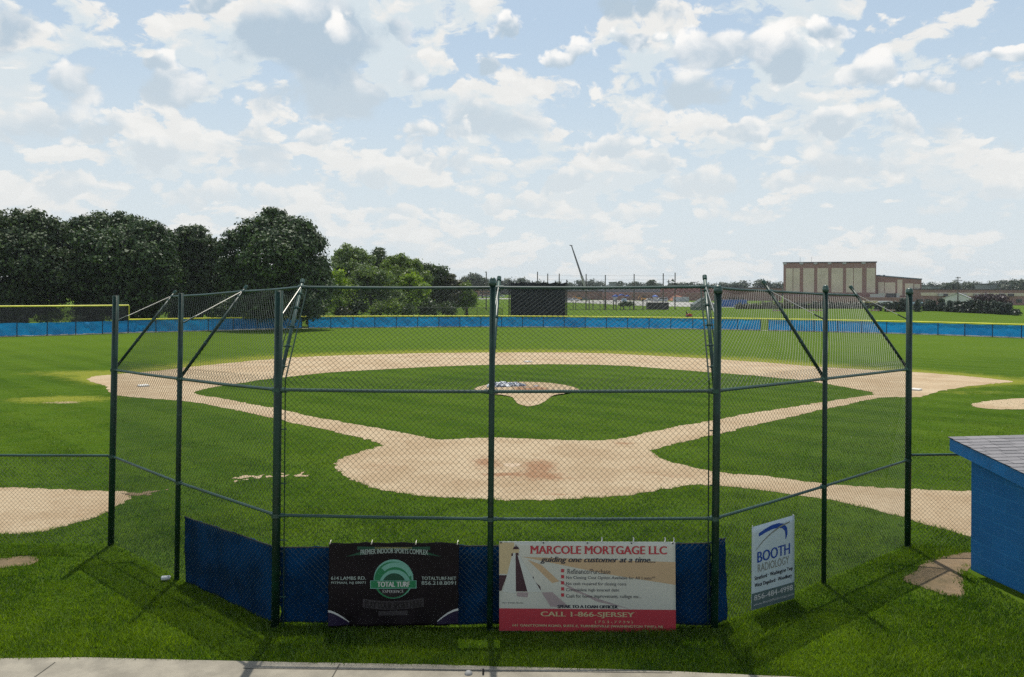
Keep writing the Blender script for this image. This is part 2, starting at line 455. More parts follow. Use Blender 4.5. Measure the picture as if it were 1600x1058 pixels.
MT = {}
MT['grass'] = grass_material()
MT['dirt'] = dirt_material()
MT['dirt_dull'] = dirt_material('worn_earth', (.25, .185, .12), (.15, .12, .07), redattr=False)
MT['steel'] = mat('dark_green_pipe', (.005, .028, .017), .45, var=.3, vscale=5, bump=.12, bscale=90, spec=.4)
MT['rail'] = mat('green_rail_pipe', (.015, .056, .040), .40, var=.2, vscale=6, spec=.6)
MT['clamp'] = mat('galvanised_clamp', (.10, .14, .13), .4, metallic=.6)
MT['wire'] = mat('chain_link_wire', (.026, .042, .032), .50, spec=.5)
MT['cable'] = mat('bare_steel_cable', (.45, .44, .40), .4, metallic=.7)
MT['blue_wall'] = brick_material('blue_painted_block', (.006, .135, .36), (.007, .150, .39), (.016, .175, .42), 1., .4, .2, .012, .5)
MT['blue_paint'] = mat('blue_painted_board', (.006, .17, .45), .5, var=.12, vscale=4, bump=.1)
MT['windscreen'] = mat('navy_windscreen_cloth', (.0015, .034, .105), .95, var=.35, vscale=2.2, bump=.6, bscale=12, spec=.05)
MT['hem'] = mat('black_hem', (.006, .008, .012), .7)
MT['black'] = mat('black_coated_steel', (.012, .014, .014), .5)
MT['concrete'] = mat('pale_concrete', (.25, .225, .175), .9, var=.18, vscale=3, bump=.25, bscale=60, detail=8)
MT['joint'] = mat('joint_dark', (.07, .065, .05), .95)  # dark colour of the sidewalk joint lines
MT['white'] = mat('white_base_canvas', (.62, .60, .55), .7)

# ------------------------------------------------------------------ polygons on the ground
def poly_world(pts): return np.array([[G(a, b).x, G(a, b).y] for a, b in pts])
def densify(poly, n=6):
    """Catmull-Rom smoothing of a closed polygon"""
    out = []; N = len(poly)
    for i in range(N):
        p0, p1, p2, p3 = poly[i-1], poly[i], poly[(i+1) % N], poly[(i+2) % N]
        for k in range(n):
            t = k/n
            out.append(.5*((2*p1)+(-p0+p2)*t+(2*p0-5*p1+4*p2-p3)*t*t+(-p0+3*p1-3*p2+p3)*t**3))
    return np.array(out)
def sdf(poly, X, Y):
    """negative inside"""
    d = np.full(X.shape, 1e9); ins = np.zeros(X.shape, bool)
    N = len(poly)
    for i in range(N):
        x0, y0 = poly[i]; x1, y1 = poly[(i+1) % N]
        ex, ey = x1-x0, y1-y0; L = ex*ex+ey*ey+1e-12
        t = np.clip(((X-x0)*ex+(Y-y0)*ey)/L, 0, 1)
        d = np.minimum(d, (X-x0-t*ex)**2+(Y-y0-t*ey)**2)
        c = ((y0 > Y) != (y1 > Y)) & (X < (x1-x0)*(Y-y0)/(y1-y0+1e-12)+x0)
        ins ^= c
    d = np.sqrt(d)
    return np.where(ins, -d, d)

OUTER = [(138,593),(150,588),(180,585),(240,580),(320,571),(440,560),(520,556),(620,553),(700,551.5),(850,551),(930,552),(1000,555),(1110,561),
 (1200,567),(1290,574),(1360,578),(1420,581),(1500,587),(1560,593),(1580,597),(1530,602),(1485,608),(1450,617),(1425,621),(1375,622),
 (1285,640),(1200,660),(1100,683),(1030,699),(1020,706),(1042,720),(1090,732),(1130,739),(1210,746),(1290,756),(1425,765),(1540,768),(1640,772),(1640,860),
 (1517,839),(1425,813),(1350,793),(1290,781),(1200,768),(1130,760),(1080,759),(1040,764),(980,774),(900,780),(800,782),(720,779),(640,772),(580,761),
 (545,748),(530,736),(528,723),(545,712),(575,703),(599,694),(560,684),(500,669),(427,654),(344,636),(287,627),(231,623),(184,618),(172,612),(168,604),(150,599)]
INNER = [(672,685),(620,674),(560,664),(500,653),(444,641),(360,625),(305,615),(330,606),(380,598),(440,590),(520,582),(620,576),(720,571.5),(820,569.5),(900,569.5),
 (980,572),(1100,581),(1200,589),(1280,598),(1335,608),(1362,616),(1280,629),(1200,642),(1090,661),(1010,677),(960,687),(920,688.5),(860,687),(800,684.5),(740,685),(700,687)]
LEFTD = [(-60,760),(0,762),(90,765),(160,767),(197,768),(205,778),(182,793),(150,808),(120,818),(60,833),(0,835),(-60,835)]
WORN_R = [(1408,905),(1440,882),(1475,868),(1520,864),(1620,864),(1620,905),(1530,885),(1508,892),(1500,912),(1505,932),(1470,928),(1435,915)]
PATCH_R = [(1518,631),(1560,625),(1640,622),(1640,637),(1570,640),(1530,637)]
PATCH_L = [(46,617),(60,615),(95,615),(120,624),(143,631),(100,635),(80,634),(62,625)]
PATCH_NL = [(-30,872),(0,872),(45,870),(62,877),(30,884),(0,888),(-30,888)]
WISP = [(188,772),(240,765),(280,762),(262,768),(215,776)]
WISP2 = [(380,742),(440,738),(484,744),(440,750),(400,749),(360,754),(345,757)]
MOUND = [(742,607),(762,601),(800,597),(850,598),(888,603),(905,610),(885,616),(862,620),(852,627),(838,633),(824,635),(808,630),(800,621),(770,617),(748,613)]
POLY = {k: densify(poly_world(v)) for k, v in dict(outer=OUTER, inner=INNER, leftd=LEFTD, wornr=WORN_R, patchr=PATCH_R, patchl=PATCH_L,
        patchnl=PATCH_NL, wisp=WISP, wisp2=WISP2, mound=MOUND).items()}

def ragged(X, Y):
    amp = np.clip(.05+.0038*Y, .05, .30)
    return (fbm(X, Y, .7, 2, 3)*.7 + fbm(X, Y, 5.5, 4, 5)*1.15)*amp
def f_infield(X, Y):
    a = sdf(POLY['outer'], X, Y); b = sdf(POLY['inner'], X, Y)
    return np.maximum(a, -b) + ragged(X, Y)
def f_single(key, k=1.0):
    return lambda X, Y: sdf(POLY[key], X, Y) + ragged(X, Y)*k

def clip_sheet(name, f, px0, px1, py0, py1, dpx, dpy, dz, m, hfun=None, attrs=None, kind='structure'):
    """iso-contoured sheet lying on the ground; grid denser near the camera"""
    us = np.arange(px0, px1+dpx, dpx); vs = np.arange(py0, py1+dpy, dpy)
    Ys = []
    for v in vs: Ys.append(G(800, v).y)
    Ys = np.array(Ys)
    U, YY = np.meshgrid((us-800)/F, Ys); X = U*YY
    D = f(X, YY)
    R, Cn = X.shape
    vid = {}; V = []; Fc = []
    def vert(i, j):
        k = (i, j)
        if k not in vid: vid[k] = len(V); V.append((X[i, j], YY[i, j]))
        return vid[k]
    def edge(i, j, k, l):
        if (i, j) > (k, l): i, j, k, l = k, l, i, j
        key = (i, j, k, l)
        if key not in vid:
            a, b = D[i, j], D[k, l]; t = a/(a-b); t = min(max(t, .02), .98)
            vid[key] = len(V); V.append((X[i, j]+(X[k, l]-X[i, j])*t, YY[i, j]+(YY[k, l]-YY[i, j])*t))
        return vid[key]
    neg = D < 0
    cnt = neg[:-1, :-1].astype(int)+neg[1:, :-1]+neg[:-1, 1:]+neg[1:, 1:]
    for i, j in zip(*np.nonzero(cnt)):
        ring = [(i, j), (i, j+1), (i+1, j+1), (i+1, j)]
        if cnt[i, j] == 4: Fc.append([vert(*r) for r in ring]); continue
        poly = []
        for q in range(4):
            a = ring[q]; b = ring[(q+1) % 4]
            if neg[a]: poly.append(vert(*a))
            if neg[a] != neg[b]: poly.append(edge(*a, *b))
        if len(poly) >= 3: Fc.append(poly)
    V = np.array(V); z = gz(V[:, 0], V[:, 1])+dz
    if hfun is not None: z = z+hfun(V[:, 0], V[:, 1])
    me = bpy.data.meshes.new(name); me.from_pydata(np.column_stack([V, z]).tolist(), [], Fc)
    for an, fn in (attrs or {}).items():
        a = me.attributes.new(an, 'FLOAT', 'POINT'); a.data.foreach_set('value', np.asarray(fn(V[:, 0], V[:, 1]), np.float32))
    me.update()
    bm = bmesh.new(); bm.from_mesh(me)
    bmesh.ops.recalc_face_normals(bm, faces=bm.faces)
    if sum(f_.normal.z for f_ in bm.faces) < 0: bmesh.ops.reverse_faces(bm, faces=bm.faces)
    bm.to_mesh(me); bm.free()
    o = link_mesh(name, me, m); return tag(o, kind=kind)

# the ground, one sheet to the horizon
xs = np.unique(np.concatenate([-np.geomspace(60, 2500, 24)[::-1], np.arange(-60, 60, .45), np.geomspace(60, 2500, 24), np.arange(60, 190, 6.)]))
ys = np.unique(np.concatenate([np.arange(-40, 6, 4.), np.arange(6, 72, .42), np.arange(72, 260, 4.), np.geomspace(260, 2500, 24)]))
GX, GY = np.meshgrid(xs, ys); gv = np.column_stack([GX.ravel(), GY.ravel(), gz(GX, GY).ravel()])
R, Cn = GX.shape
ii = (np.arange(R-1)[:, None]*Cn+np.arange(Cn-1)[None, :]).ravel()
gf = np.column_stack([ii, ii+1, ii+Cn+1, ii+Cn])
_X, _Yy = gv[:, 0], gv[:, 1]
do = sdf(POLY['outer'], _X, _Yy)
din = -sdf(POLY['inner'], _X, _Yy)
dry = np.exp(-np.clip(do, 0, 99)/np.clip((_Yy-30)/7, .7, 4.2))*np.clip((_Yy-34)/10, .22, 1)*(do > -.7)*1.15
dry = np.maximum(dry, .30*np.exp(-np.clip(din, 0, 99)*0-np.clip(-din, -9, 9)**2/.08))
# the long dry tongue past third base and the one past first base
def blob(px, py, ax, ay, w): 
    g = G(px, py); return w*np.exp(-(((_X-g.x)/ax)**2+((_Yy-g.y)/ay)**2))
dry = np.maximum(dry, blob(150, 583, 5., 3.0, .8)); dry = np.maximum(dry, blob(1540, 592, 5, 3, .7))
dry = np.maximum(dry, blob(1500, 613, 4, 1.6, .5)); dry = np.maximum(dry, blob(95, 624, 2.6, 1.6, .95)); dry = np.maximum(dry, blob(250, 580, 4.5, 1.5, .3))
bare = blob(100, 629, 1.5, .7, .80) + blob(330, 748, 2.4, .35, .42) + blob(230, 770, 1.4, .35, .5) + blob(1320, 612, 2.5, .8, .35) + blob(360, 628, 3, .8, .3)
far = np.clip((_Yy-46)/30, 0, 1)
me = np_mesh('ground', gv, gf, dict(dry=dry, far=far, bare=bare))
ground = tag(link_mesh('ground', me, MT['grass']), kind='structure')

H = np.array([G(800, 728).x, G(800, 728).y])
def redf(x, y):
    r = 0
    for (px, py, ax, ay, w) in [(757, 722, .45, .8, .62), (845, 727, .45, .9, .66), (848, 745, .6, .5, .45), (975, 693, .5, .35, .6), (870, 773, .7, .12, .6), (780, 742, .5, .2, .6),
                                (600, 728, 1.1, 1.0, .42), (1000, 728, 1.0, 1.2, .36), (700, 700, 1.4, .8, .25), (720, 755, 1.2, .6, .30), (930, 750, 1.2, .7, .30), (800, 735, 1.2, 1.2, .28), (1060, 745, .8, .5, .3), (640, 690, 1.5, .5, .3), (430, 640, 3, .8, .3)]:
        g = G(px, py); r = r + w*np.exp(-(((x-g.x)/ax)**2+((y-g.y)/ay)**2))
    return r
clip_sheet('infield_dirt', f_infield, -20, 1660, 548, 870, 3.0, 1.0, .006, MT['dirt'], attrs=dict(red=redf))
clip_sheet('bullpen_dirt', f_single('leftd'), -70, 240, 752, 845, 3.0, 1.5, .006, MT['dirt'], attrs=dict(red=lambda x, y: .25*np.exp(-((x+9)/3)**2)))
clip_sheet('worn_earth', f_single('wornr'), 1390, 1640, 855, 945, 3.0, 2, .006, MT['dirt_dull'])
clip_sheet('practice_mound_dirt', f_single('patchr'), 1500, 1660, 615, 648, 2.0, .8, .006, MT['dirt'], attrs=dict(red=lambda x, y: x*0))
clip_sheet('bare_streak', (lambda X, Y: sdf(POLY['wisp'], X, Y)+.05+ragged(X, Y)*3.2), 180, 300, 755, 785, 2., 1., .006, MT['dirt_dull'])
clip_sheet('bare_streak', (lambda X, Y: sdf(POLY['wisp2'], X, Y)+.14+ragged(X, Y)*3.8), 335, 500, 730, 762, 2., 1., .006, MT['dirt'], attrs=dict(red=lambda x, y: x*0))
clip_sheet('worn_earth_patch', f_single('patchnl'), -40, 80, 860, 895, 2., 1.5, .006, MT['dirt_dull'])
mc = G(826, 611)
def mound_h(x, y):
    r = np.hypot(x-mc.x, (y-mc.y)*.9)
    return .16*np.clip(1-r/2.7, 0, 1)**.8
clip_sheet('pitching_mound', f_single('mound', .35), 730, 920, 592, 640, 1.5, .5, .010, MT['dirt'], hfun=mound_h,
           attrs=dict(red=lambda x, y: 1.15*np.exp(-(((x-mc.x-.1)/.9)**2+((y-mc.y+.2)/1.4)**2))))

# sidewalk in the foreground
def sidewalk():
    edge = [(-300,1030),(0,1033),(120,1031),(380,1037),(520,1040),(700,1043.5),(850,1047),(1000,1051),(1200,1060),(1500,1074),(1900,1094)]
    wp = [G(a, b) for a, b in edge]
    fine = []
    for a, b in zip(wp[:-1], wp[1:]):
        for k in range(10):
            p = a.lerp(b, k/10); p.y += float(fbm(p.x, 0, 3., 3, 2))*.02; fine.append(p)
    mb = MB(); n = len(fine)
    top = [Vector((p.x, p.y, float(gz(p.x, p.y))+.03)) for p in fine]
    bot = [Vector((p.x, 3.0, float(gz(p.x, 3.0))+.03)) for p in fine]
    low = [Vector((p.x, p.y, float(gz(p.x, p.y))-.1)) for p in fine]
    mb.add(top+bot+low, [(i, i+n, i+n+1, i+1) for i in range(n-1)]+[(i+1, i+1+2*n, i+2*n, i) for i in range(n-1)])
    o = mb.build('sidewalk', MT['concrete']); tag(o, kind='structure')
    j = MB()
    def strip(a, b, w):
        a = Vector(a); b = Vector(b); d = (b-a).normalized(); s_ = Vector((-d.y, d.x, 0))*w
        vs = []
        for p in (a-s_, b-s_, b+s_, a+s_): vs.append((p.x, p.y, float(gz(p.x, p.y))+.0335))
        j.add(vs, [(0, 1, 2, 3)])
    for x0 in (-5.05, -.02-1.9, 2.6, 6.9):
        strip((x0+.05, 8.3 if x0 < 0 else 8.05, 0), (x0-.15, 3.2, 0), .006)
    e1, e2 = G(380, 1049), G(1050, 1056)
    strip((e1.x, e1.y, 0), (e2.x, e2.y, 0), .005)
    tag(j.build('sidewalk_joints', MT['joint']), kind='structure')
sidewalk()

# ------------------------------------------------------------------ foreground grass blades
def sw_edge(x):
    e = [(-300,1030),(0,1033),(120,1031),(380,1037),(700,1043.5),(1000,1051),(1200,1060),(1500,1074),(1900,1094)]
    pts = [G(a, b) for a, b in e]
    return np.interp(x, [p.x for p in pts], [p.y for p in pts])
def blades():
    N = 900000
    v = RNG.random(N)
    # density falls with distance
    y0, y1 = 7.6, 46.0
    Y = 1/(1/y0-(1/y0-1/y1)*v)
    U = RNG.uniform(-.76, .76, N); X = U*Y
    keep = (Y > sw_edge(X)-.02)
    cl = vnoise(X, Y, 2.2, 4)
    keep &= (RNG.random(N) < (.35+.75*cl)*np.clip(1.35-Y/36, .0, 1))
    X, Y = X[keep], Y[keep]
    D = np.minimum(f_infield(X, Y), f_single('leftd')(X, Y))
    for k in ('wornr', 'patchnl', 'wisp', 'wisp2'): D = np.minimum(D, f_single(k)(X, Y))
    n0 = len(X)
    k = D > -.09*RNG.random(n0)
    k &= ~((X > 6.75) & (Y > 8) & (Y < 11.6) & (X > 6.9))
    X, Y, D = X[k], Y[k], D[k]
    n = len(X)
    tuft = vnoise(X, Y, 1.1, 8)
    h = (.020+.040*RNG.random(n)**1.5)*(.55+.9*tuft)*np.clip(1.15-(Y-9)*.02, .6, 1.15)
    # longer around posts and screens
    a = RNG.uniform(0, 2*PI, n); w = .0028+.0035*RNG.random(n)+Y*.00018
    lean = np.clip(RNG.normal(0, .5, (n, 2)), -.9, .9)*h[:, None]
    z = gz(X, Y)
    dx, dy = np.cos(a)*w, np.sin(a)*w
    V = np.empty((n, 3, 3))
    V[:, 0] = np.column_stack([X-dx, Y-dy, z]); V[:, 1] = np.column_stack([X+dx, Y+dy, z])
    V[:, 2] = np.column_stack([X+lean[:, 0], Y+lean[:, 1], z+h])
    tone = np.clip(.1+.5*vnoise(X, Y, .7, 12)+.8*(RNG.random(n)-.4)+.35*fbm(X, Y, 3., 2, 9), 0, 1)
    tone = np.where((RNG.random(n) < .010) & (Y < 20), 2.6, tone)  # white glints painted in: a sparse few near blades get the palest tone
    me = np_mesh('grass_blades', V.reshape(-1, 3), np.arange(n*3).reshape(-1, 3), dict(tone=np.repeat(tone, 3)))
    o = link_mesh('grass_blades', me, leaf_material('grass_blade', (.028, .074, .003), (.165, .245, .012), .42, .42))
    tag(o, 'short green lawn grass with paler blades, some painted as glints, around the backstop', 'grass', kind='stuff')
blades()

# ------------------------------------------------------------------ chain link
def link_panel(mb, c00, c10, c11, c01, pitch=.05, r=.0021, bow=.012, seed=0, seg=5):
    """corners: bottom-left, bottom-right, top-right, top-left"""
    c00, c10, c11, c01 = map(Vector, (c00, c10, c11, c01))
    Ws = ((c10-c00).length+(c11-c01).length)/2; Hs = ((c01-c00).length+(c11-c10).length)/2
    nrm = (c10-c00).cross(c01-c00).normalized()
    def mp(s, t):
        u, v = s/Ws, t/Hs
        p = (c00*(1-u)+c10*u)*(1-v)+(c01*(1-u)+c11*u)*v
        return p+nrm*bow*(math.sin(u*PI)*math.sin(v*PI*1.0)+.5*math.sin(u*9+seed)*math.sin(v*7+seed*2))
    st = pitch*math.sqrt(2)
    for sgn in (1, -1):
        s0 = -Hs if sgn > 0 else 0.0
        k = s0+RNG.uniform(0, st)*0+.5*st
        lim = Ws if sgn > 0 else Ws+Hs
        while k < lim:
            # s = k + sgn*t
            if sgn > 0: ta, tb = max(0, -k), min(Hs, Ws-k)
            else: ta, tb = max(0, k-Ws), min(Hs, k)
            if tb-ta > .02:
                pts = [mp(min(max(k+sgn*t, 0), Ws), t) + nrm*(r*.9*sgn) for t in np.linspace(ta, tb, seg+1)]
                mb.tube(pts, r, 3, False)
            k += st

# ------------------------------------------------------------------ backstop
POSTPX = [(173, 852, 181, 462), (276, 906, 283, 458), (430, 980, 436, 454), (765, 985, 770, 440), (1116, 984, 1122, 452), (1287, 912, 1290, 451), (1418, 855, 1421, 455)]
PR = [.050, .036, .050, .037, .046, .035, .049]
posts = [G(a, b) for a, b, _, _ in POSTPX]
tops = [P(c, d, g.y) for (a, b, c, d), g in zip(POSTPX, posts)]
MIDPX = [(178, 578), (281, 592), (433, 609), (767, 612), (1118, 611), (1288, 592), (1419, 577)]
LOWPX = [(175, 713), (279, 754), (431, 805), (766, 811), (1117, 810), (1287, 760), (1419, 719)]
mids = [P(a, b, g.y) for (a, b), g in zip(MIDPX, posts)]
lows = [P(a, b, g.y) for (a, b), g in zip(LOWPX, posts)]
ARMPX = [(274, 456), (385, 448), (473, 438), (780, 434), (1101, 432), (1193, 440), (1329, 448)]
ARMRAIL = [(265, 464), (378, 456), (469, 450), (779, 451), (1102, 450), (1201, 456), (1339, 462)]
armY = [posts[0].y+.80, posts[1].y+.82, posts[2].y+1.15, posts[3].y+1.15, posts[4].y+1.15, posts[5].y+.74, posts[6].y+.74]
armtip = [P(a, b, y) for (a, b), y in zip(ARMPX, armY)]
armrail = []
for i in range(7):
    t = (ARMRAIL[i][1]-MIDPX[i][1])/(ARMPX[i][1]-MIDPX[i][1])
    armrail.append(mids[i].lerp(armtip[i], t))
bs = empty('backstop', on(posts[3].x, posts[3].y), 'green pipe backstop with leaning chain-link overhang behind home plate', 'backstop')
def backstop():
    up = Vector((0, 0, 1))
    for i in range(7):
        mb = MB(); b = posts[i]-up*.15
        mb.tube([b, posts[i].lerp(tops[i], .5), tops[i]], PR[i], 14)
        po = mb.build('post', MT['steel'], bs, smooth=False)
        for p in po.data.polygons: p.use_smooth = len(p.vertices) == 4
        if i in (3, 4, 5, 6):
            c = MB(); ax = (tops[i]-posts[i]).normalized()
            c.tube([tops[i]-ax*.05, tops[i]+ax*.01], PR[i]+.008, 14); c.dome(tops[i]+ax*.01, PR[i]+.006, .045, 14)
            c.build('post_cap', MT['rail'], po, smooth=True)
        # clamp bands at the rails
        for z in (mids[i], lows[i]):
            c = MB(); c.tube([z-up*.025, z+up*.025], PR[i]+.006, 14); c.build('clamp', MT['rail'], po)
    fwd = Vector((0, 1, 0))
    for i in range(6):
        off = fwd*(.0)
        d = (mids[i+1]-mids[i]).normalized()
        for pts, nm, r in ((mids, 'middle_rail', .021), (lows, 'lower_rail', .019)):
            a = pts[i]+d*(PR[i]-.01); b = pts[i+1]-d*(PR[i+1]-.01)
            s_ = a.lerp(b, .5)-up*.012*random.random()
            mb = MB(); mb.tube([a, a.lerp(s_, .5), s_, s_.lerp(b, .5), b], r, 10)
            mb.tube([a, a+d*.06], r+.007, 10); mb.tube([b-d*.06, b], r+.007, 10)
            mb.build(nm, MT['rail'], bs, smooth=False)
        a, b = armrail[i], armrail[i+1]; dd = (b-a).normalized()
        mb = MB(); mb.tube([a, a.lerp(b, .5)-up*.01, b], .020, 10)
        mb.tube([a, a+dd*.07], .028, 10); mb.tube([b-dd*.07, b], .028, 10)
        mb.build('top_rail', MT['rail'], bs)
    for i in range(7):
        mb = MB(); base = mids[i]+Vector((0, PR[i]*.8, .02))
        mb.tube([base, base.lerp(armtip[i], .5), armtip[i]], .024, 10)
        ar = mb.build('arm', MT['rail'] if i in (2, 3, 4) else MT['steel'], bs)
        for p in ar.data.polygons: p.use_smooth = len(p.vertices) == 4
        c = MB(); ax = (armtip[i]-base).normalized(); c.tube([armtip[i]-ax*.05, armtip[i]+ax*.01], .031, 10); c.tube([armtip[i]+ax*.01, armtip[i]+ax*.022], [.029, .012], 10)
        c.build('arm_cap', MT['rail'], ar)
        # brackets along the arm
        for t in ((.18, .36, .54, .72, .86) if i in (2, 4) else (.36, .62, .88)):
            p = base.lerp(armtip[i], t); c = MB(); c.tube([p-ax*.012, p+ax*.012], .031, 10)
            if i in (2, 4): c.tube([p-Vector((.075, 0, 0)), p+Vector((.055, 0, 0))], .008, 6)
            c.build('clamp', MT['rail'], ar)
        # guy cable with turnbuckle
        k = [(183, 501), (287, 504), (433, 503), (769, 505), (1120, 500), (1289, 500), (1418, 499)][i]
        a = P(k[0], k[1], posts[i].y); b = armrail[i]+ax*.02
        c = MB(); c.tube([a.lerp(b, .16), b], .0055, 6)
        cb = c.build('guy_cable', MT['cable'], bs)
        c = MB(); c.tube([a, a.lerp(b, .18)], .012, 6); c.build('turnbuckle', MT['steel'], cb)
    for i in (2, 4):   # companion tension bars beside the corner posts
        sx = .095 if i == 2 else -.075
        mb = MB(); a = posts[i]+Vector((sx, .02, 0)); b = mids[i]+Vector((sx, .02, .12)); mb.tube([a, b], .008, 6)
        top = armrail[i]+Vector((sx*.9, 0, 0)); mb.tube([b, top], .010, 6)
        mb.tube([b+Vector((-sx*1.6, 0, 0)), armrail[i]-Vector((sx*.4, 0, 0))], .008, 6)
        tb = mb.build('tension_bar', MT['steel'], bs)
        for t in (.12, .35, .58, .8, .95):
            p = a.lerp(b, t); c = MB(); c.tube([p-Vector((abs(sx), 0, 0))*(1 if sx > 0 else -.2), p+Vector((abs(sx), 0, 0))*(.25 if sx > 0 else 1)], .009, 6); c.build('clamp', MT['rail'], tb)
    for i in range(6):
        d = (posts[i+1]-posts[i]).normalized(); n = Vector((0, PR[0]+.01, 0))*0+Vector((-d.y, d.x, 0)).normalized()*.03
        a, b = posts[i]+n, posts[i+1]+n
        ta, tb2 = mids[i]+n+up*.16, mids[i+1]+n+up*.16
        mb = MB(); link_panel(mb, a+up*.03, b+up*.03, tb2, ta, seed=i, seg=6)
        mb.build('chain_link', MT['wire'], bs, fixn=False)
        mb = MB(); link_panel(mb, mids[i]+n*1.4, mids[i+1]+n*1.4, armrail[i+1], armrail[i], seed=i+9, bow=.03, seg=6)
        mb.build('overhang_chain_link', MT['wire'], bs, fixn=False)
backstop()

def wing(name, p0, p1, zrel_top, label, npost):
    """low fence from p0 to p1 (ground points)"""
    e = empty(name, on(p0.x, p0.y), label, 'chain-link fence')
    up = Vector((0, 0, 1))
    a = Vector((p0.x, p0.y, zrel_top[0])); b = Vector((p1.x, p1.y, zrel_top[1]))
    mb = MB(); mb.tube([a, b], .021, 10); mb.build('top_rail', MT['rail'], e)
    for k in range(1, npost+1):
        t = k/npost; p = on(p0.x+(p1.x-p0.x)*t, p0.y+(p1.y-p0.y)*t)
        mb = MB(); mb.tube([p-up*.1, Vector((p.x, p.y, a.z+(b.z-a.z)*t+.03))], .030, 10); mb.build('post', MT['steel'], e)
    steps = max(1, int((p1-p0).length/3)); mb = MB()
    for k in range(steps):
        q0 = p0.lerp(p1, k/steps); q1 = p0.lerp(p1, (k+1)/steps)
        g0, g1 = on(q0.x, q0.y, .03), on(q1.x, q1.y, .03)
        t0 = a.lerp(b, k/steps); t1 = a.lerp(b, (k+1)/steps)
        link_panel(mb, g0, g1, t1, t0, seed=k)
    mb.build('chain_link', MT['wire'], e, fixn=False)
pl = posts[0]
wa = P(173, 712, pl.y); wb = P(-220, 711, pl.y)
wing('low_fence', Vector((pl.x-.05, pl.y, 0)), Vector((wb.x, wb.y, 0)), (wa.z, wb.z), 'low green chain-link fence left of the backstop, in front of the bare dirt', 1)
pr = posts[6]
wa = P(1425, 711, pr.y); wb = P(1530, 709, pr.y)
wing('low_fence', Vector((pr.x+.06, pr.y, 0)), Vector((wb.x+.6, wb.y, 0)), (wa.z, wb.z), 'low green chain-link fence between the backstop and the blue dugout', 1)
# ------------------------------------------------------------------ cloth windscreens on the backstop
def cloth(name, tl, tr, br_, bl, m, off, nx=60, nz=20, amp=.02, seed=0, edge=.012, thick=.004, sub=None):
    """tl.. are world corners; off = normal offset; returns object and mapping function"""
    tl, tr, br_, bl = map(Vector, (tl, tr, br_, bl))
    n = (tr-tl).cross(bl-tl).normalized()
    if n.y > 0: n = -n          # towards the camera
    def mp(u, v, h=0.):
        p = (tl*(1-u)+tr*u)*(1-v)+(bl*(1-u)+br_*u)*v
        wv = amp*(math.sin(u*7+seed)*.5+math.sin(u*17+v*5+seed*3)*.3+math.sin(v*9+u*4+seed)*.3)*(.35+.65*v)+amp*6*max(0, v-.84)*math.sin(u*23+seed)
        return p+n*(off+wv+h)
    vs = []; fs = []
    for j in range(nz+1):
        for i in range(nx+1):
            u, v = i/nx, j/nz
            p = mp(u, v)
            if edge:
                if j == 0: p.z += float(fbm(u*9+seed, 0, 1., 3, seed))*edge-abs(math.sin(u*PI*max(2, (tr-tl).length/.45)))*edge*.9
                if j == nz: p.z += float(fbm(u*9+seed, 3, 1., 3, seed+1))*edge*1.5
                if i in (0, nx): p += (tr-tl).normalized()*float(fbm(v*6, seed, 1., 3, 3))*edge*1.5
            vs.append(p)
    W_ = nx+1
    for j in range(nz):
        for i in range(nx): fs.append((j*W_+i, (j+1)*W_+i, (j+1)*W_+i+1, j*W_+i+1))
    mb = MB(); mb.add(vs, fs)
    o = mb.build(name, m, sub, smooth=True)
    if thick:
        so = o.modifiers.new('thickness', 'SOLIDIFY'); so.thickness = thick; so.offset = 0
    return o, mp
def onpanel(i, px, py, d=0.0):
    """point on the backstop plane between posts i and i+1 seen at the pixel; d = distance toward the field"""
    a, b = posts[i], posts[i+1]; dirp = Vector((b.x-a.x, b.y-a.y, 0)).normalized(); n = Vector((-dirp.y, dirp.x, 0))
    if n.y < 0: n = -n
    q = Vector((a.x, a.y, 0))+n*d
    rx, rz = ray(px, py)
    # (rx*Y, Y) on line q + t*dirp
    Y = (q.x*dirp.y-q.y*dirp.x)/(rx*dirp.y-dirp.x)
    return Vector((rx*Y, Y, CAMZ+rz*Y))

def screens():
    o1, mp1 = cloth('windscreen', onpanel(1, 289, 806, .05), onpanel(1, 431, 853, .05), onpanel(1, 431, 978, .05), onpanel(1, 290, 909, .05), MT['windscreen'], 0, amp=.010, seed=2, edge=.02)
    tag(o1, 'dark navy mesh windscreen on the angled panel left of the wide black banner', 'windscreen')
    o2, mp2 = cloth('windscreen', onpanel(2, 437, 854, .06), onpanel(3, 1112, 847, .06), onpanel(3, 1112, 977, .06), onpanel(2, 437, 974, .06), MT['windscreen'], 0, nx=140, amp=.014, seed=5, edge=.022)
    tag(o2, 'long navy mesh windscreen low on the two middle panels, behind both banners', 'windscreen')
    o3, mp3 = cloth('windscreen', onpanel(3, 1113, 841, .05), onpanel(4, 1133, 840, .05), onpanel(4, 1136, 969, .05), onpanel(3, 1113, 977, .05), MT['windscreen'], 0, nx=12, amp=.008, seed=7, edge=.02)
    tag(o3, 'narrow navy windscreen flap poking out right of the thick corner post', 'windscreen')
    for o, mp in ((o1, mp1), (o2, mp2), (o3, mp3)):
        mb = MB(); mb.tube([mp(u, .012, .0)+Vector((0, 0, float(-abs(math.sin(u*PI*3)))*.006)) for u in np.linspace(0, 1, 40)], .009, 6)
        mb.build('hem', MT['hem'], o)
screens()

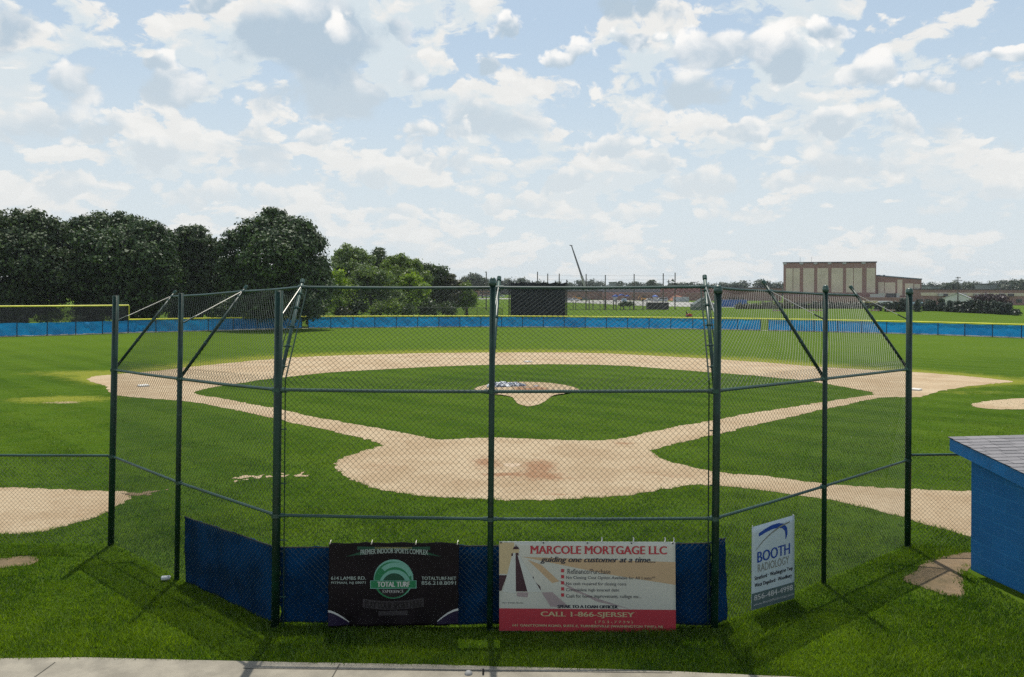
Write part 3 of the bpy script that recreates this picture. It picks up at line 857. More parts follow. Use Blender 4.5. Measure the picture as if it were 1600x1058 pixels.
# ------------------------------------------------------------------ printed banners and signs
def text_geo(body, shear=0., align='CENTER', spacing=1.0, serif=0.):
    cu = bpy.data.curves.new('lettering_curve', 'FONT'); cu.body = body; cu.size = 1.
    cu.align_x = align; cu.align_y = 'CENTER'; cu.space_character = spacing; cu.resolution_u = 3
    ob = bpy.data.objects.new('lettering_curve', cu); C.objects.link(ob)
    dg = bpy.context.evaluated_depsgraph_get(); ev = ob.evaluated_get(dg); me = ev.to_mesh()
    vs = [(v.co.x, v.co.y) for v in me.vertices]; fs = [tuple(p.vertices) for p in me.polygons]
    cnt = {}
    for f in fs:
        for i in range(len(f)):
            k = tuple(sorted((f[i], f[(i+1) % len(f)]))); cnt[k] = cnt.get(k, 0)+1
    ys = sorted(v[1] for v in vs); base = None
    if serif:   # slab feet on every stem end that sits on the base line or the cap line
        ends = {}
        for (i, j), c in cnt.items():
            (x0, y0), (x1, y1) = vs[i], vs[j]
            if c == 1 and abs(y0-y1) < 1e-4 and .02 < abs(x1-x0) < .17: ends.setdefault(round(y0, 2), []).append((min(x0, x1), max(x0, x1)))
        lines = sorted(ends, key=lambda k: -len(ends[k]))[:2]
        for y in lines:
            up = 1 if y < sum(lines)/len(lines) or len(lines) == 1 else -1
            for x0, x1 in ends[y]:
                o = len(vs); vs += [(x0-serif, y), (x1+serif, y), (x1+serif*.5, y+up*serif*.55), (x0-serif*.5, y+up*serif*.55)]; fs.append((o, o+1, o+2, o+3))
    ev.to_mesh_clear(); bpy.data.objects.remove(ob); bpy.data.curves.remove(cu)
    vs = [(x+shear*y, y) for x, y in vs]
    return vs, fs
def fit_text(body, u0, u1, v0, v1, aspect, bold=0., **kw):
    """lettering fitted in the box (u right, v down) of a unit face; bold = stroke gain in letter heights"""
    vs, fs = text_geo(body, **kw)
    a = np.array(vs); mn, mx = a.min(0), a.max(0)
    b = (a-mn)/(mx-mn); du = bold*(v1-v0)/aspect
    V = []; Fs = []
    for k, sh in enumerate((-1, 0, 1) if bold else (0,)):
        o = len(V); V += [(u0+p[0]*(u1-u0)+sh*du, v1-p[1]*(v1-v0), k*.0003) for p in b]; Fs += [tuple(i+o for i in f) for f in fs]
    return V, Fs
def rows(mp, h, items):
    mb = MB()
    for vs, fs in items: mb.add([mp(p[0], p[1], h+(p[2] if len(p) > 2 else 0)) for p in vs], fs)
    return mb
def arch(vs, cu, k): return [(u, v+k*((u-cu)**2)) for u, v in vs]
def quad(u0, v0, u1, v1, n=8):
    vs = []; fs = []
    for i in range(n+1):
        u = u0+(u1-u0)*i/n; vs += [(u, v0), (u, v1)]
    for i in range(n): fs.append((2*i, 2*i+1, 2*i+3, 2*i+2))
    return vs, fs
def polyfan(pts): return pts, [tuple(range(len(pts)))]
def disc(cu, cv, r, asp, a0=0., a1=2*PI, n=40, r2=None):
    """face-space disc; r in v units, asp = width/height"""
    if r2 is None: return [(cu+r/asp*math.cos(a0+(a1-a0)*k/n), cv-r*math.sin(a0+(a1-a0)*k/n)) for k in range(n+1)], [tuple(range(n+1))]
    vs = []; fs = []
    for k in range(n+1):
        a = a0+(a1-a0)*k/n
        vs += [(cu+r/asp*math.cos(a), cv-r*math.sin(a)), (cu+r2/asp*math.cos(a), cv-r2*math.sin(a))]
    for k in range(n): fs.append((2*k, 2*k+1, 2*k+3, 2*k+2))
    return vs, fs

def ink(name, c, r=.55): return mat(name, c, r, spec=.35)
INK = dict(cream=ink('cream_ink', (.30, .36, .33)), green=ink('green_ink', (.010, .16, .06)), dgreen=ink('deep_green_ink', (.006, .055, .03)), mint=ink('mint_ink', (.14, .34, .27)),
    dark=ink('near_black_ink', (.008, .006, .008)), grey=ink('charcoal_ink', (.035, .030, .034)), purple=ink('dark_violet_ink', (.012, .006, .03)), white=ink('white_ink', (.50, .50, .48)),
    red=ink('red_ink', (.40, .035, .05)), text=ink('text_ink', (.028, .03, .045)), beige=ink('beige_ink', (.50, .40, .23)), beige2=ink('tan_ink', (.48, .34, .20)), plum=ink('plum_ink', (.05, .022, .03)),
    mauve=ink('mauve_ink', (.34, .27, .27)), palewhite=ink('pale_print', (.50, .52, .48)), navy=ink('royal_ink', (.010, .050, .28)), taupe=ink('taupe_ink', (.20, .20, .17)), slate=ink('slate_ink', (.085, .125, .125)),
    sgrey=ink('sign_face', (.40, .47, .50)), gold=ink('gold_ink', (.33, .28, .10)))

def black_banner():
    m = mat('black_vinyl', (.007, .004, .006), .6, var=.25, vscale=3, bump=.35, bscale=2.2, spec=.2)
    tl, tr, br_, bl = (onpanel(2, a, b, -.075) for a, b in ((514, 847), (717, 848), (716, 976), (513, 979)))
    asp = (tr-tl).length/(bl-tl).length
    e = empty('banner', on((tl.x+tr.x)/2, tl.y), 'black banner with a round green logo, left of the white one', 'banner')
    o, mp = cloth('banner_sheet', tl, tr, br_, bl, m, 0, nx=70, nz=40, amp=.012, seed=1, edge=.012, sub=e)
    L = []
    def put(name, key, items, h):
        for it in items: rows(mp, h, [it]).build(name, INK[key], e, fixn=False)
    k = -.26
    put('green_flourish', 'dgreen', [(arch(quad(.22, .055, .78, .095, 16)[0], .5, -.1), quad(0, 0, 1, 1, 16)[1]), polyfan([(.13, .17), (.27, .10), (.29, .145), (.20, .155)]), polyfan([(.87, .17), (.80, .155), (.71, .145), (.73, .10)])], .0045)
    v, f = fit_text("SOUTHERN NEW JERSEY'S", .355, .64, .055, .082, asp, serif=.05, bold=.02); put('lettering', 'gold', [(v, f)], .007)
    v, f = fit_text('PREMIER INDOOR SPORTS COMPLEX', .245, .765, .088, .148, asp, serif=.05, bold=.02)
    put('lettering', 'cream', [([(p[0], p[1]-.02+.10*abs(p[0]-.5)**1.2, p[2]) for p in v], f)], .007)
    v1, f1 = fit_text('614 LAMBS RD.', .02, .287, .405, .445, asp, serif=.05, bold=.02)
    v2, f2 = fit_text('PITMAN, NJ 08071', .02, .287, .465, .50, asp, serif=.05, bold=.02)
    v3, f3 = fit_text('TOTALTURF.NET', .717, .982, .41, .45, asp, serif=.05, bold=.02)
    v4, f4 = fit_text('856.218.8091', .717, .982, .465, .508, asp, serif=.05, bold=.02)
    put('lettering', 'cream', [(v1, f1), (v2, f2), (v3, f3), (v4, f4)], .007)
    # round emblem
    cx, cy, r = .50, .44, .235
    put('emblem_rim', 'mint', [disc(cx, cy, r, asp)], .0045)
    put('emblem_disc', 'green', [disc(cx-.004, cy+.012, r*.94, asp)], .0060)
    put('emblem_swoosh', 'mint', [disc(cx+.012, cy+.03, r*.98, asp, .35, 2.35, 30, r*.74), disc(cx+.012, cy+.075, r*.80, asp, .25, 2.85, 30, r*.52)], .0075)
    put('emblem_field', 'dgreen', [disc(cx+.005, cy+.07, r*.60, asp, .1, PI-.1, 24)], .0090)
    put('emblem_base', 'dark', [disc(cx, cy+.02, r*.85, asp, PI+.15, 2*PI-.15, 24)], .0085)
    put('emblem_plate_rim', 'mint', [quad(.322, .455, .678, .552)], .0105)
    put('emblem_plate', 'green', [quad(.328, .46, .672, .543)], .0120)
    v, f = fit_text('TOTAL TURF', .378, .626, .468, .53, asp, bold=.05); v2, f2 = fit_text('EXPERIENCE', .42, .58, .565, .60, asp, bold=.01)
    put('lettering', 'white', [(v, f), ([(p[0], p[1]+.04*(0.25-(p[0]-.5)**2*40)*.2, .0) for p in v2], f2)], .0135)
    # arched dull panel
    a, fa = quad(.265, .67, .735, .775, 20); a = [(u, v_+(.035-(u-.5)**2*.63)) for u, v_ in a]
    put('arched_panel', 'grey', [(a, fa), quad(.385, .825, .61, .88)], .0045)
    v, f = fit_text('PLAY YOUR SPORT HERE', .28, .72, .685, .765, asp, serif=.05, bold=.02); v = [(p[0], p[1]+(.035-(p[0]-.5)**2*.63), p[2]) for p in v]
    put('lettering', 'dark', [(v, f)], .0065)
    # corner sweeps
    for s in (0, 1):
        q = lambda u: (1-u) if s else u
        arc = [(q(.16*t), .80+.145*t**1.6) for t in np.linspace(0, 1, 12)]
        arc2 = [(q(.16*t), .825+.13*t**1.5) for t in np.linspace(0, 1, 12)]
        put('corner_sweep', 'white', [(arc+arc2[::-1], [(i, i+1, 22-i, 23-i) for i in range(11)])], .0070)
        low = [(q(.16*t), .985) for t in np.linspace(0, 1, 12)]
        put('corner_fill', 'purple', [(arc2+low[::-1], [(i, i+1, 22-i, 23-i) for i in range(11)])], .0055)
    for u in (.01, .33, .67, .99):
        c = MB(); p = mp(u, .012, .012); c.tube([p+Vector((0, .01, 0)), p-Vector((0, .004, 0))], .010, 8); c.tube([p, p+Vector((.004, .05, .03))], .003, 5)
        c.build('grommet', MT['cable'], e)
black_banner()

def white_banner():
    m = mat('white_coroplast', (.50, .50, .44), .4, var=.04, vscale=2, bump=.05)
    tl, tr, br_, bl = (onpanel(3, a, b, -.065) for a, b in ((780, 846), (1055, 847), (1056, 989), (780, 986)))
    asp = (tr-tl).length/(bl-tl).length
    e = empty('sign', on((tl.x+tr.x)/2, tl.y), 'white mortgage sign with a lighthouse and red bottom band', 'sign')
    o, mp = cloth('board', tl, tr, br_, bl, m, 0, nx=40, nz=20, amp=.0008, seed=3, edge=0., thick=.006, sub=e)
    def put(name, key, items, h):
        for it in items: rows(mp, h, [it]).build(name, INK[key], e, fixn=False)
    def strip4(p):  # convex quad subdivided lengthwise
        a, b, c, d = [np.array(x) for x in p]; vs = []; n = 6
        for i in range(n+1):
            t = i/n; vs += [tuple(a+(b-a)*t), tuple(d+(c-d)*t)]
        return vs, [(2*i, 2*i+1, 2*i+3, 2*i+2) for i in range(n)]
    put('printed_sky', 'beige', [strip4([(.0, .01), (.085, .01), (.085, .36), (.0, .36)])], .0045)
    put('printed_beam', 'beige2', [strip4([(.13, .17), (1., .22), (1., .47), (.62, .36)]), strip4([(.16, .20), (.24, .26), (.34, .44), (.30, .46)])], .0045)
    put('printed_shadow', 'mauve', [strip4([(.10, .565), (.165, .565), (.16, .62), (.10, .61)]), strip4([(.24, .565), (.30, .56), (.40, .73), (.29, .72)]), strip4([(.33, .42), (.42, .55), (.74, .74), (.55, .66)])], .0048)
    put('printed_buildings', 'plum', [strip4([(0, .375), (.044, .375), (.012, .55), (0, .55)]), strip4([(.09, .10), (.105, .10), (.158, .555), (.095, .555)]),
        strip4([(.105, .39), (.195, .39), (.198, .46), (.128, .44)]), strip4([(.20, .44), (.232, .50), (.235, .54), (.215, .54)])], .0055)
    put('printed_tower', 'palewhite', [strip4([(.075, .13), (.092, .12), (.094, .58), (.02, .56)]), strip4([(.104, .15), (.115, .16), (.24, .56), (.16, .56)])], .0062)
    put('printed_lantern', 'plum', [strip4([(.085, .055), (.105, .055), (.115, .085), (.076, .085)]), strip4([(.093, .03), (.097, .03), (.097, .06), (.093, .06)]), strip4([(.069, .13), (.078, .13), (.078, .16), (.069, .16)])], .0070)
    put('lantern_glass', 'beige', [strip4([(.079, .085), (.112, .085), (.110, .125), (.081, .125)])], .0066)
    put('red_band', 'red', [quad(0, .745, 1, .995)], .0050)
    def T(body, u0, u1, v0, v1, **kw): return fit_text(body, u0, u1, v0, v1, asp, **kw)
    put('lettering', 'red', [T('MARCOLE MORTGAGE LLC', .175, .95, .045, .135, bold=.045, serif=.07)], .0070)
    put('lettering', 'text', [T('guiding one customer at a time...', .235, .885, .165, .245, shear=.3, bold=.04, serif=.04)], .0070)
    put('lettering', 'text', [T('Refinance/Purchase', .385, .63, .30, .355, serif=.05), T('No Closing Cost Option Available for All Loans**', .378, .885, .378, .422, serif=.05),
        T('No cash required for closing costs', .378, .72, .447, .49, serif=.05), T('Consolidate high interest debt', .378, .68, .515, .558, serif=.05), T('Cash for home improvement, college etc...', .378, .805, .582, .63, serif=.05),
        T('SPEAK TO A LOAN OFFICER', .33, .67, .70, .735, bold=.10), T('Hart Design Studio', .018, .135, .675, .692)], .0070)
    put('bullet_mark', 'red', [quad(.35, .302+k*.0675, .367, .338+k*.0675, 2) for k in range(5)], .0070)
    put('lettering', 'beige', [T('CALL 1-866-SJERSEY', .235, .765, .775, .845, bold=.05, serif=.06), T('(753-7739)', .54, .755, .87, .905, spacing=1.3), T('141 GANTTOWN ROAD, SUITE E, TURNERSVILLE (WASHINGTON TWP.), NJ', .075, .925, .918, .953, bold=.05, serif=.06)], .0075)
    for u in (.01, .25, .50, .75, .985):
        c = MB(); p = mp(u, .012, .010); c.tube([p+Vector((0, .008, 0)), p-Vector((0, .003, 0))], .009, 8); c.build('grommet', MT['hem'], e)
    for u in (.58, .76, .94, .99):
        c = MB(); p = mp(u, .0, .008); c.tube([p, p+Vector((.01, .02, .03)), p+Vector((.004, .03, .05))], .007, 5); c.build('zip_tie', INK['white'], e)
white_banner()

def booth():
    m = mat('sign_board', (.47, .54, .57), .45, var=.05, vscale=2)
    tl, tr, br_, bl = (onpanel(4, a, b, -.06) for a, b in ((1175, 824), (1241, 805), (1241, 935), (1174, 954)))
    asp = (tr-tl).length/(bl-tl).length
    e = empty('sign', on((tl.x+tr.x)/2, (tl.y+tr.y)/2), 'small upright pale sign with a blue arc, hung right of the corner post', 'sign')
    o, mp = cloth('board', tl, tr, br_, bl, m, 0, nx=12, nz=12, amp=.0006, seed=3, edge=0., thick=.006, sub=e)
    def put(name, key, items, h):
        for it in items: rows(mp, h, [it]).build(name, INK[key], e, fixn=False)
    def curve(pts, ws):
        vs = []
        for i, p in enumerate(pts):
            q0 = np.array(pts[max(0, i-1)]); q1 = np.array(pts[min(len(pts)-1, i+1)]); d = q1-q0; d = d/np.linalg.norm(d); n = np.array([-d[1], d[0]])
            vs += [tuple(np.array(p)+n*ws[i]), tuple(np.array(p)-n*ws[i])]
        return vs, [(2*i, 2*i+1, 2*i+3, 2*i+2) for i in range(len(pts)-1)]
    put('blue_arc', 'navy', [curve([(.15, .115), (.30, .085), (.45, .065), (.60, .065), (.72, .09), (.79, .14), (.80, .20), (.78, .255)], [.02, .024, .026, .028, .030, .032, .026, .006])], .0050)
    put('grey_arc', 'taupe', [curve([(.08, .29), (.25, .20), (.45, .13), (.65, .085), (.88, .06)], [.003, .006, .008, .010, .008])], .0065)
    def T(body, u0, u1, v0, v1, **kw): return fit_text(body, u0, u1, v0, v1, asp, **kw)
    put('grey_band', 'slate', [quad(0, .80, 1, .995)], .0050)
    put('lettering', 'navy', [T('BOOTH', .12, .88, .315, .445, bold=.035)], .0065)
    put('lettering', 'taupe', [T('RADIOLOGY', .13, .86, .465, .56, bold=.0)], .0065)
    put('lettering', 'text', [T('Stratford \u00b7 Washington Twp', .06, .95, .60, .66, bold=.03), T('West Deptford \u00b7 Woodbury', .06, .93, .685, .745, bold=.03)], .0065)
    put('lettering', 'white', [T('856-484-4998', .05, .95, .825, .89, bold=.03), T('www.BoothRadiology.com', .04, .97, .925, .96)], .0065)
    for u in (.02, .98):
        c = MB(); p = mp(u, .012, .008); c.tube([p, p+Vector((.0, .04, .02))], .005, 5); c.build('zip_tie', INK['white'], e)
booth()

# ------------------------------------------------------------------ dugout
def dugout():
    A = G(1517, 890); ang = math.radians(8)
    ax = Vector((math.cos(ang), math.sin(ang), 0)); d = Vector((math.sin(ang), -math.cos(ang), 0))   # ax: along the front, d: toward the camera
    e = empty('dugout', A, 'blue painted block dugout with a grey shingled lean-to roof', 'dugout')
    def Q(a, b, z): return Vector((A.x, A.y, 0))+ax*a+d*b+Vector((0, 0, z))
    zc = P(1517, 713, A.y).z        # underside of the roof at the corner
    zb = A.z-.25; slope = .145; Dp = 3.0; Lw = 9.0
    def roofz(b): return zc-slope*b
    # end wall, back wall, front wall with opening
    mb = MB()
    gap = .075
    mb.hexa([Q(0, 0, zb), Q(.2, 0, zb), Q(.2, Dp, zb), Q(0, Dp, zb)], [Q(0, 0, zc-.03), Q(.2, 0, zc-.03), Q(.2, Dp, roofz(Dp)-gap*1.2), Q(0, Dp, roofz(Dp)-gap*1.2)])
    # wall top course steps: low course then gap under the roof
    mb.build('end_wall', MT['blue_wall'], e)
    mb = MB(); mb.hexa([Q(.2, Dp-.2, zb), Q(Lw, Dp-.2, zb), Q(Lw, Dp, zb), Q(.2, Dp, zb)], [Q(.2, Dp-.2, roofz(Dp)-.09), Q(Lw, Dp-.2, roofz(Dp)-.09), Q(Lw, Dp, roofz(Dp)-.09), Q(.2, Dp, roofz(Dp)-.09)])
    mb.build('back_wall', MT['blue_wall'], e)
    mb = MB(); mb.box(0, 0, 0, .001, .001, .001); mb = MB()
    mb.hexa([Q(Lw-.2, 0, zb), Q(Lw, 0, zb), Q(Lw, Dp-.2, zb), Q(Lw-.2, Dp-.2, zb)], [Q(Lw-.2, 0, zc-.03), Q(Lw, 0, zc-.03), Q(Lw, Dp-.2, roofz(Dp)-.09), Q(Lw-.2, Dp-.2, roofz(Dp)-.09)])
    mb.build('end_wall', MT['blue_wall'], e)
    # roof deck, fascia, shingle courses
    oh = .10; f0 = -.34; f1 = Dp+.35; th = .165
    mb = MB(); mb.hexa([Q(-oh+.03, f0, roofz(f0)+.0), Q(Lw+oh, f0, roofz(f0)), Q(Lw+oh, f1, roofz(f1)), Q(-oh+.03, f1, roofz(f1))],
                       [Q(-oh+.03, f0, roofz(f0)+th), Q(Lw+oh, f0, roofz(f0)+th), Q(Lw+oh, f1, roofz(f1)+th), Q(-oh+.03, f1, roofz(f1)+th)])
    rf = mb.build('roof', MT['blue_paint'], e)
    mb = MB(); mb.hexa([Q(-oh, f0, roofz(f0)-.03), Q(-oh+.027, f0, roofz(f0)-.03), Q(-oh+.027, f1, roofz(f1)-.03), Q(-oh, f1, roofz(f1)-.03)],
                       [Q(-oh, f0, roofz(f0)+th+.002), Q(-oh+.027, f0, roofz(f0)+th+.002), Q(-oh+.027, f1, roofz(f1)+th+.002), Q(-oh, f1, roofz(f1)+th+.002)])
    mb.build('fascia', MT['blue_paint'], rf)
    mb = MB(); mb.hexa([Q(-oh-.02, f0-.02, roofz(f0)+th+.004), Q(Lw, f0-.02, roofz(f0)+th+.004), Q(Lw, f1+.02, roofz(f1)+th+.004), Q(-oh-.02, f1+.02, roofz(f1)+th+.004)],
                       [Q(-oh-.02, f0-.02, roofz(f0)+th+.012), Q(Lw, f0-.02, roofz(f0)+th+.012), Q(Lw, f1+.02, roofz(f1)+th+.012), Q(-oh-.02, f1+.02, roofz(f1)+th+.012)])
    mb.build('drip_edge', mat('drip_edge_black', (.03, .03, .032), .6), rf)
    shm = bpy.data.materials.new('grey_shingle'); shm.use_nodes = True; t = shm.node_tree; b_ = t.nodes['Principled BSDF']; b_.inputs['Roughness'].default_value = .9
    at = attr(t, 'tone'); pos = nd(t, 'ShaderNodeNewGeometry').outputs['Position']
    c = mixc(t, at, (.17, .165, .17), (.235, .225, .23)); c = mixc(t, smooth(t, noise(t, pos, 60, 4, .7), .4, .7, 0, .4), c, (.09, .085, .09))
    t.links.new(c, b_.inputs['Base Color'])
    V = []; Fs = []; tone = []
    rowh = .125; nb = int((f1-f0+.06)/rowh)+1
    for r in range(nb):
        b0 = f0-.02+r*rowh; b1 = b0+rowh+.02
        x = -oh-.02-(r % 3)*.1
        while x < Lw:
            w = random.uniform(.22, .36); x0 = max(x, -oh-.03); x1 = min(x+w-.006, Lw)
            if x1 > x0:
                z0 = roofz(b0)+th+.014; z1 = roofz(b1)+th+.020+random.uniform(0, .003)
                o = len(V)
                V += [Q(x0, b0, z0), Q(x1, b0, z0), Q(x1, b1, z1), Q(x0, b1, z1), Q(x0, b1, z1-.006), Q(x1, b1, z1-.006)]
                Fs += [(o, o+3, o+2, o+1), (o+3, o+4, o+5, o+2)]
                tone += [random.random()]*6
            x += w
    me = bpy.data.meshes.new('shingles'); me.from_pydata([tuple(v) for v in V], [], Fs)
    a = me.attributes.new('tone', 'FLOAT', 'POINT'); a.data.foreach_set('value', tone)
    link_mesh('shingles', me, shm, rf)
    # rafters under the gap, dark interior bench
    for k in range(5):
        b0 = .15+k*.65; mb = MB(); mb.hexa([Q(.02, b0, roofz(b0)-.06), Q(Lw-.02, b0, roofz(b0)-.06), Q(Lw-.02, b0+.05, roofz(b0)-.06), Q(.02, b0+.05, roofz(b0)-.06)],
                                          [Q(.02, b0, roofz(b0)-.001), Q(Lw-.02, b0, roofz(b0)-.001), Q(Lw-.02, b0+.05, roofz(b0)-.008), Q(.02, b0+.05, roofz(b0)-.008)])
        mb.build('purlin', mat('old_wood', (.10, .06, .035), .8, var=.3), rf)
    mb = MB(); mb.hexa([Q(.3, Dp-.75, A.z+.4), Q(Lw-.3, Dp-.75, A.z+.4), Q(Lw-.3, Dp-.35, A.z+.4), Q(.3, Dp-.35, A.z+.4)], [Q(.3, Dp-.75, A.z+.45), Q(Lw-.3, Dp-.75, A.z+.45), Q(Lw-.3, Dp-.35, A.z+.45), Q(.3, Dp-.35, A.z+.45)])
    for a_ in (.5, Lw/2, Lw-.5): mb.hexa([Q(a_, Dp-.7, zb), Q(a_+.1, Dp-.7, zb), Q(a_+.1, Dp-.4, zb), Q(a_, Dp-.4, zb)], [Q(a_, Dp-.7, A.z+.397), Q(a_+.1, Dp-.7, A.z+.397), Q(a_+.1, Dp-.4, A.z+.397), Q(a_, Dp-.4, A.z+.397)])
    mb.build('bench', MT['concrete'], e)
dugout()

# ------------------------------------------------------------------ bases, plate, gear on the mound
def base_pad(px, py, label):
    g = G(px, py); mb = MB(); s = .23
    e = empty('base', g, label, 'base', 'bases of the diamond', rz=math.radians(43))
    Mx = Matrix.Translation(Vector((g.x, g.y, g.z+.006))) @ Matrix.Rotation(math.radians(43), 4, 'Z')
    mb.box(-s, -s, 0, s, s, .085, Mx); o = bevel(mb.build('pad', MT['white'], e), .03, 3)
    mb = MB(); mb.box(-s-.015, -s-.015, -.02, s+.015, s+.015, .012, Mx); mb.build('rubber_skirt', mat('base_rubber', (.2, .19, .17), .8), e)
base_pad(224, 604, 'white base at the left corner of the dirt, seen through the left backstop panel')
base_pad(825, 566, 'white base farthest away, on the dirt behind the pitching mound')
base_pad(1431, 610, 'white base at the right corner of the dirt, just right of the backstop')
def plate():
    g = G(800, 728); mb = MB(); w = .216
    pts = [(-w, w), (w, w), (w, 0), (0, -w), (-w, 0)]
    vs = [(g.x+a, g.y+b, g.z+.012) for a, b in pts]+[(g.x+a, g.y+b, g.z-.02) for a, b in pts]
    mb.add(vs, [(4, 3, 2, 1, 0), (5, 6, 7, 8, 9)]+[(i, (i+1) % 5, (i+1) % 5+5, i+5) for i in range(5)])
    o = mb.build('home_plate', mat('dusty_plate', (.44, .33, .22), .9, var=.2)); setloc(o.data, g); o.location = g
    tag(o, 'dusty five-sided home plate between the two reddish batting scuffs', 'home plate')
plate()
def rubber():
    g = on(mc.x, mc.y); mb = MB(); mb.box(g.x-.305, g.y-.07, g.z+.15, g.x+.305, g.y+.07, g.z+.185)
    o = mb.build('pitching_rubber', mat('dusty_rubber', (.46, .38, .28), .8)); setloc(o.data, g); o.location = g
    tag(o, 'narrow dusty rubber slab on top of the pitching mound', 'pitching rubber')
rubber()

def lump(name, px0, px1, pyb, ht, Y, label, n=60, seed=3):
    m = bpy.data.materials.new('patterned_tarp'); m.use_nodes = True; t = m.node_tree; b = t.nodes['Principled BSDF']; b.inputs['Roughness'].default_value = .55
    pos = nd(t, 'ShaderNodeNewGeometry').outputs['Position']
    vor = nd(t, 'ShaderNodeTexVoronoi'); t.links.new(pos, vor.inputs['Vector']); vor.inputs['Scale'].default_value = 9
    sp = nd(t, 'ShaderNodeSeparateColor'); t.links.new(vor.outputs['Color'], sp.inputs[0])
    cc = mixc(t, smooth(t, sp.outputs[0], .42, .5), (.03, .045, .09), (.50, .52, .55)); cc = mixc(t, smooth(t, sp.outputs[1], .7, .75), cc, (.10, .12, .17)); t.links.new(cc, b.inputs['Base Color'])
    a = P(px0, pyb, Y); c = P(px1, pyb, Y); L = c.x-a.x; nv = 10
    V = []; Fc = []
    for i in range(n+1):
        u = i/n; x = a.x+L*u
        env = math.sin(PI*min(1, u*1.02)**.8)**.35*(.65+.35*u)
        for j in range(nv+1):
            v = j/nv; th = PI*v
            r = ht*env*(1+.35*float(fbm(u*14+seed, v*5, 1., 3, seed))); 
            y = Y-math.cos(th)*r*1.5; z = float(gz(x, Y))+.06+math.sin(th)*r
            V.append((x, y+float(fbm(u*9, 1, 1, 2, seed))*.15, z))
    for i in range(n):
        for j in range(nv): Fc.append((i*(nv+1)+j, i*(nv+1)+j+1, (i+1)*(nv+1)+j+1, (i+1)*(nv+1)+j))
    mb = MB(); mb.add(V, Fc); o = mb.build(name, m, smooth=False)
    g = Vector(((a.x+c.x)/2, Y, float(gz(0, Y)))); setloc(o.data, g); o.location = g
    tag(o, label, 'tarp')
lump('crumpled_tarp', 760, 824, 602, .33, mc.y+1.25, 'blue and white patterned tarp bunched up on the back of the pitching mound')
lump('crumpled_tarp', 832, 843, 602, .12, mc.y+1.2, 'tiny white bundle lying right of the big bunched tarp on the mound', 20, 8)

def cup():
    g = G(259, 908); e = empty('drink_can', g, 'small white drink can lying in the grass by the second post from the left', 'can')
    d = Vector((.9, .3, 0)).normalized(); c0 = g+Vector((0, 0, .045))
    mb = MB(); mb.tube([c0-d*.06, c0-d*.052, c0+d*.052, c0+d*.06], [.024, .033, .033, .026], 14); mb.build('body', mat('can_white', (.55, .56, .55), .35), e, smooth=True)
    mb = MB(); mb.tube([c0+d*.0601, c0+d*.063], .020, 12); mb.build('lid', MT['cable'], e)
cup()

def ledge_bits():
    g = G(732, 1057.5); mb = MB(); mb.dome(g+Vector((0, 0, .028)), .045, .038, 14, 5); o = mb.build('stone', mat('grey_stone', (.22, .22, .21), .8, var=.2, vscale=20), smooth=True); setloc(o.data, g); o.location = g
    tag(o, 'small grey rounded stone on the walkway at the bottom edge', 'stone')
    g = G(755, 1058); mb = MB(); mb.tube([g, g+Vector((0, 0, .09))], [.012, .010], 8); o = mb.build('stake', MT['black']); setloc(o.data, g); o.location = g
    tag(o, 'short dark stake at the walkway edge right of the grey stone', 'stake')
ledge_bits()

# ------------------------------------------------------------------ outfield fence
FB = [(-240, 534), (-120, 530), (0, 526.5), (100, 524), (201, 520.5), (300, 517.8), (400, 515.3), (472, 513.3), (482, 513.1), (600, 511.8), (700, 511.2), (800, 511.2), (900, 512), (1000, 513.2), (1100, 514.8), (1188, 516.4), (1200, 516.7),
      (1300, 519), (1425, 522.3), (1500, 525), (1600, 528.8), (1720, 534), (1850, 540)]
fw = [G(a, b) for a, b in FB]
def fence_between(px0, px1):
    pts = []
    for a, b in FB: pass
    xs_ = [a for a, b in FB]
    def at(px):
        k = 0
        while k < len(xs_)-2 and px > xs_[k+1]: k += 1
        t = (px-xs_[k])/(xs_[k+1]-xs_[k]); return fw[k].lerp(fw[k+1], t)
    # sample finely then resample equally
    fine = [at(px0+(px1-px0)*i/200) for i in range(201)]
    L = [0]
    for a, b in zip(fine[:-1], fine[1:]): L.append(L[-1]+math.hypot(b.x-a.x, b.y-a.y))
    n = max(1, round(L[-1]/3.05)); out = []
    for k in range(n+1):
        s = L[-1]*k/n; j = min(199, max(0, int(np.searchsorted(L, s))-1)); t = (s-L[j])/max(1e-6, L[j+1]-L[j])
        p = fine[j].lerp(fine[j+1], min(1, max(0, t))); out.append(on(p.x, p.y))
    return out
def blue_cloth_material():
    m = bpy.data.materials.new('bright_blue_screen'); m.use_nodes = True; t = m.node_tree; b = t.nodes['Principled BSDF']; b.inputs['Roughness'].default_value = .7
    pos = nd(t, 'ShaderNodeNewGeometry').outputs['Position']
    c = mixc(t, smooth(t, noise(t, pos, .35, 4, .6), .3, .7), (.007, .245, .58), (.009, .305, .68))
    c = mixc(t, attr(t, 'tone'), c, (.004, .15, .46))
    t.links.new(c, b.inputs['Base Color'])
    tl = nd(t, 'ShaderNodeBsdfTranslucent'); t.links.new(c, tl.inputs[0]); mx = nd(t, 'ShaderNodeMixShader'); mx.inputs[0].default_value = .35
    t.links.new(b.outputs[0], mx.inputs[1]); t.links.new(tl.outputs[0], mx.inputs[2]); t.links.new(mx.outputs[0], t.nodes['Material Output'].inputs[0])
    return m
MT['bluecloth'] = blue_cloth_material()
MT['yellow'] = mat('yellow_fence_cap', (.85, .80, .05), .5, var=.12, vscale=.5)
MT['limestrip'] = mat('pale_warning_strip', (.55, .52, .44), .9, var=.3, vscale=1)
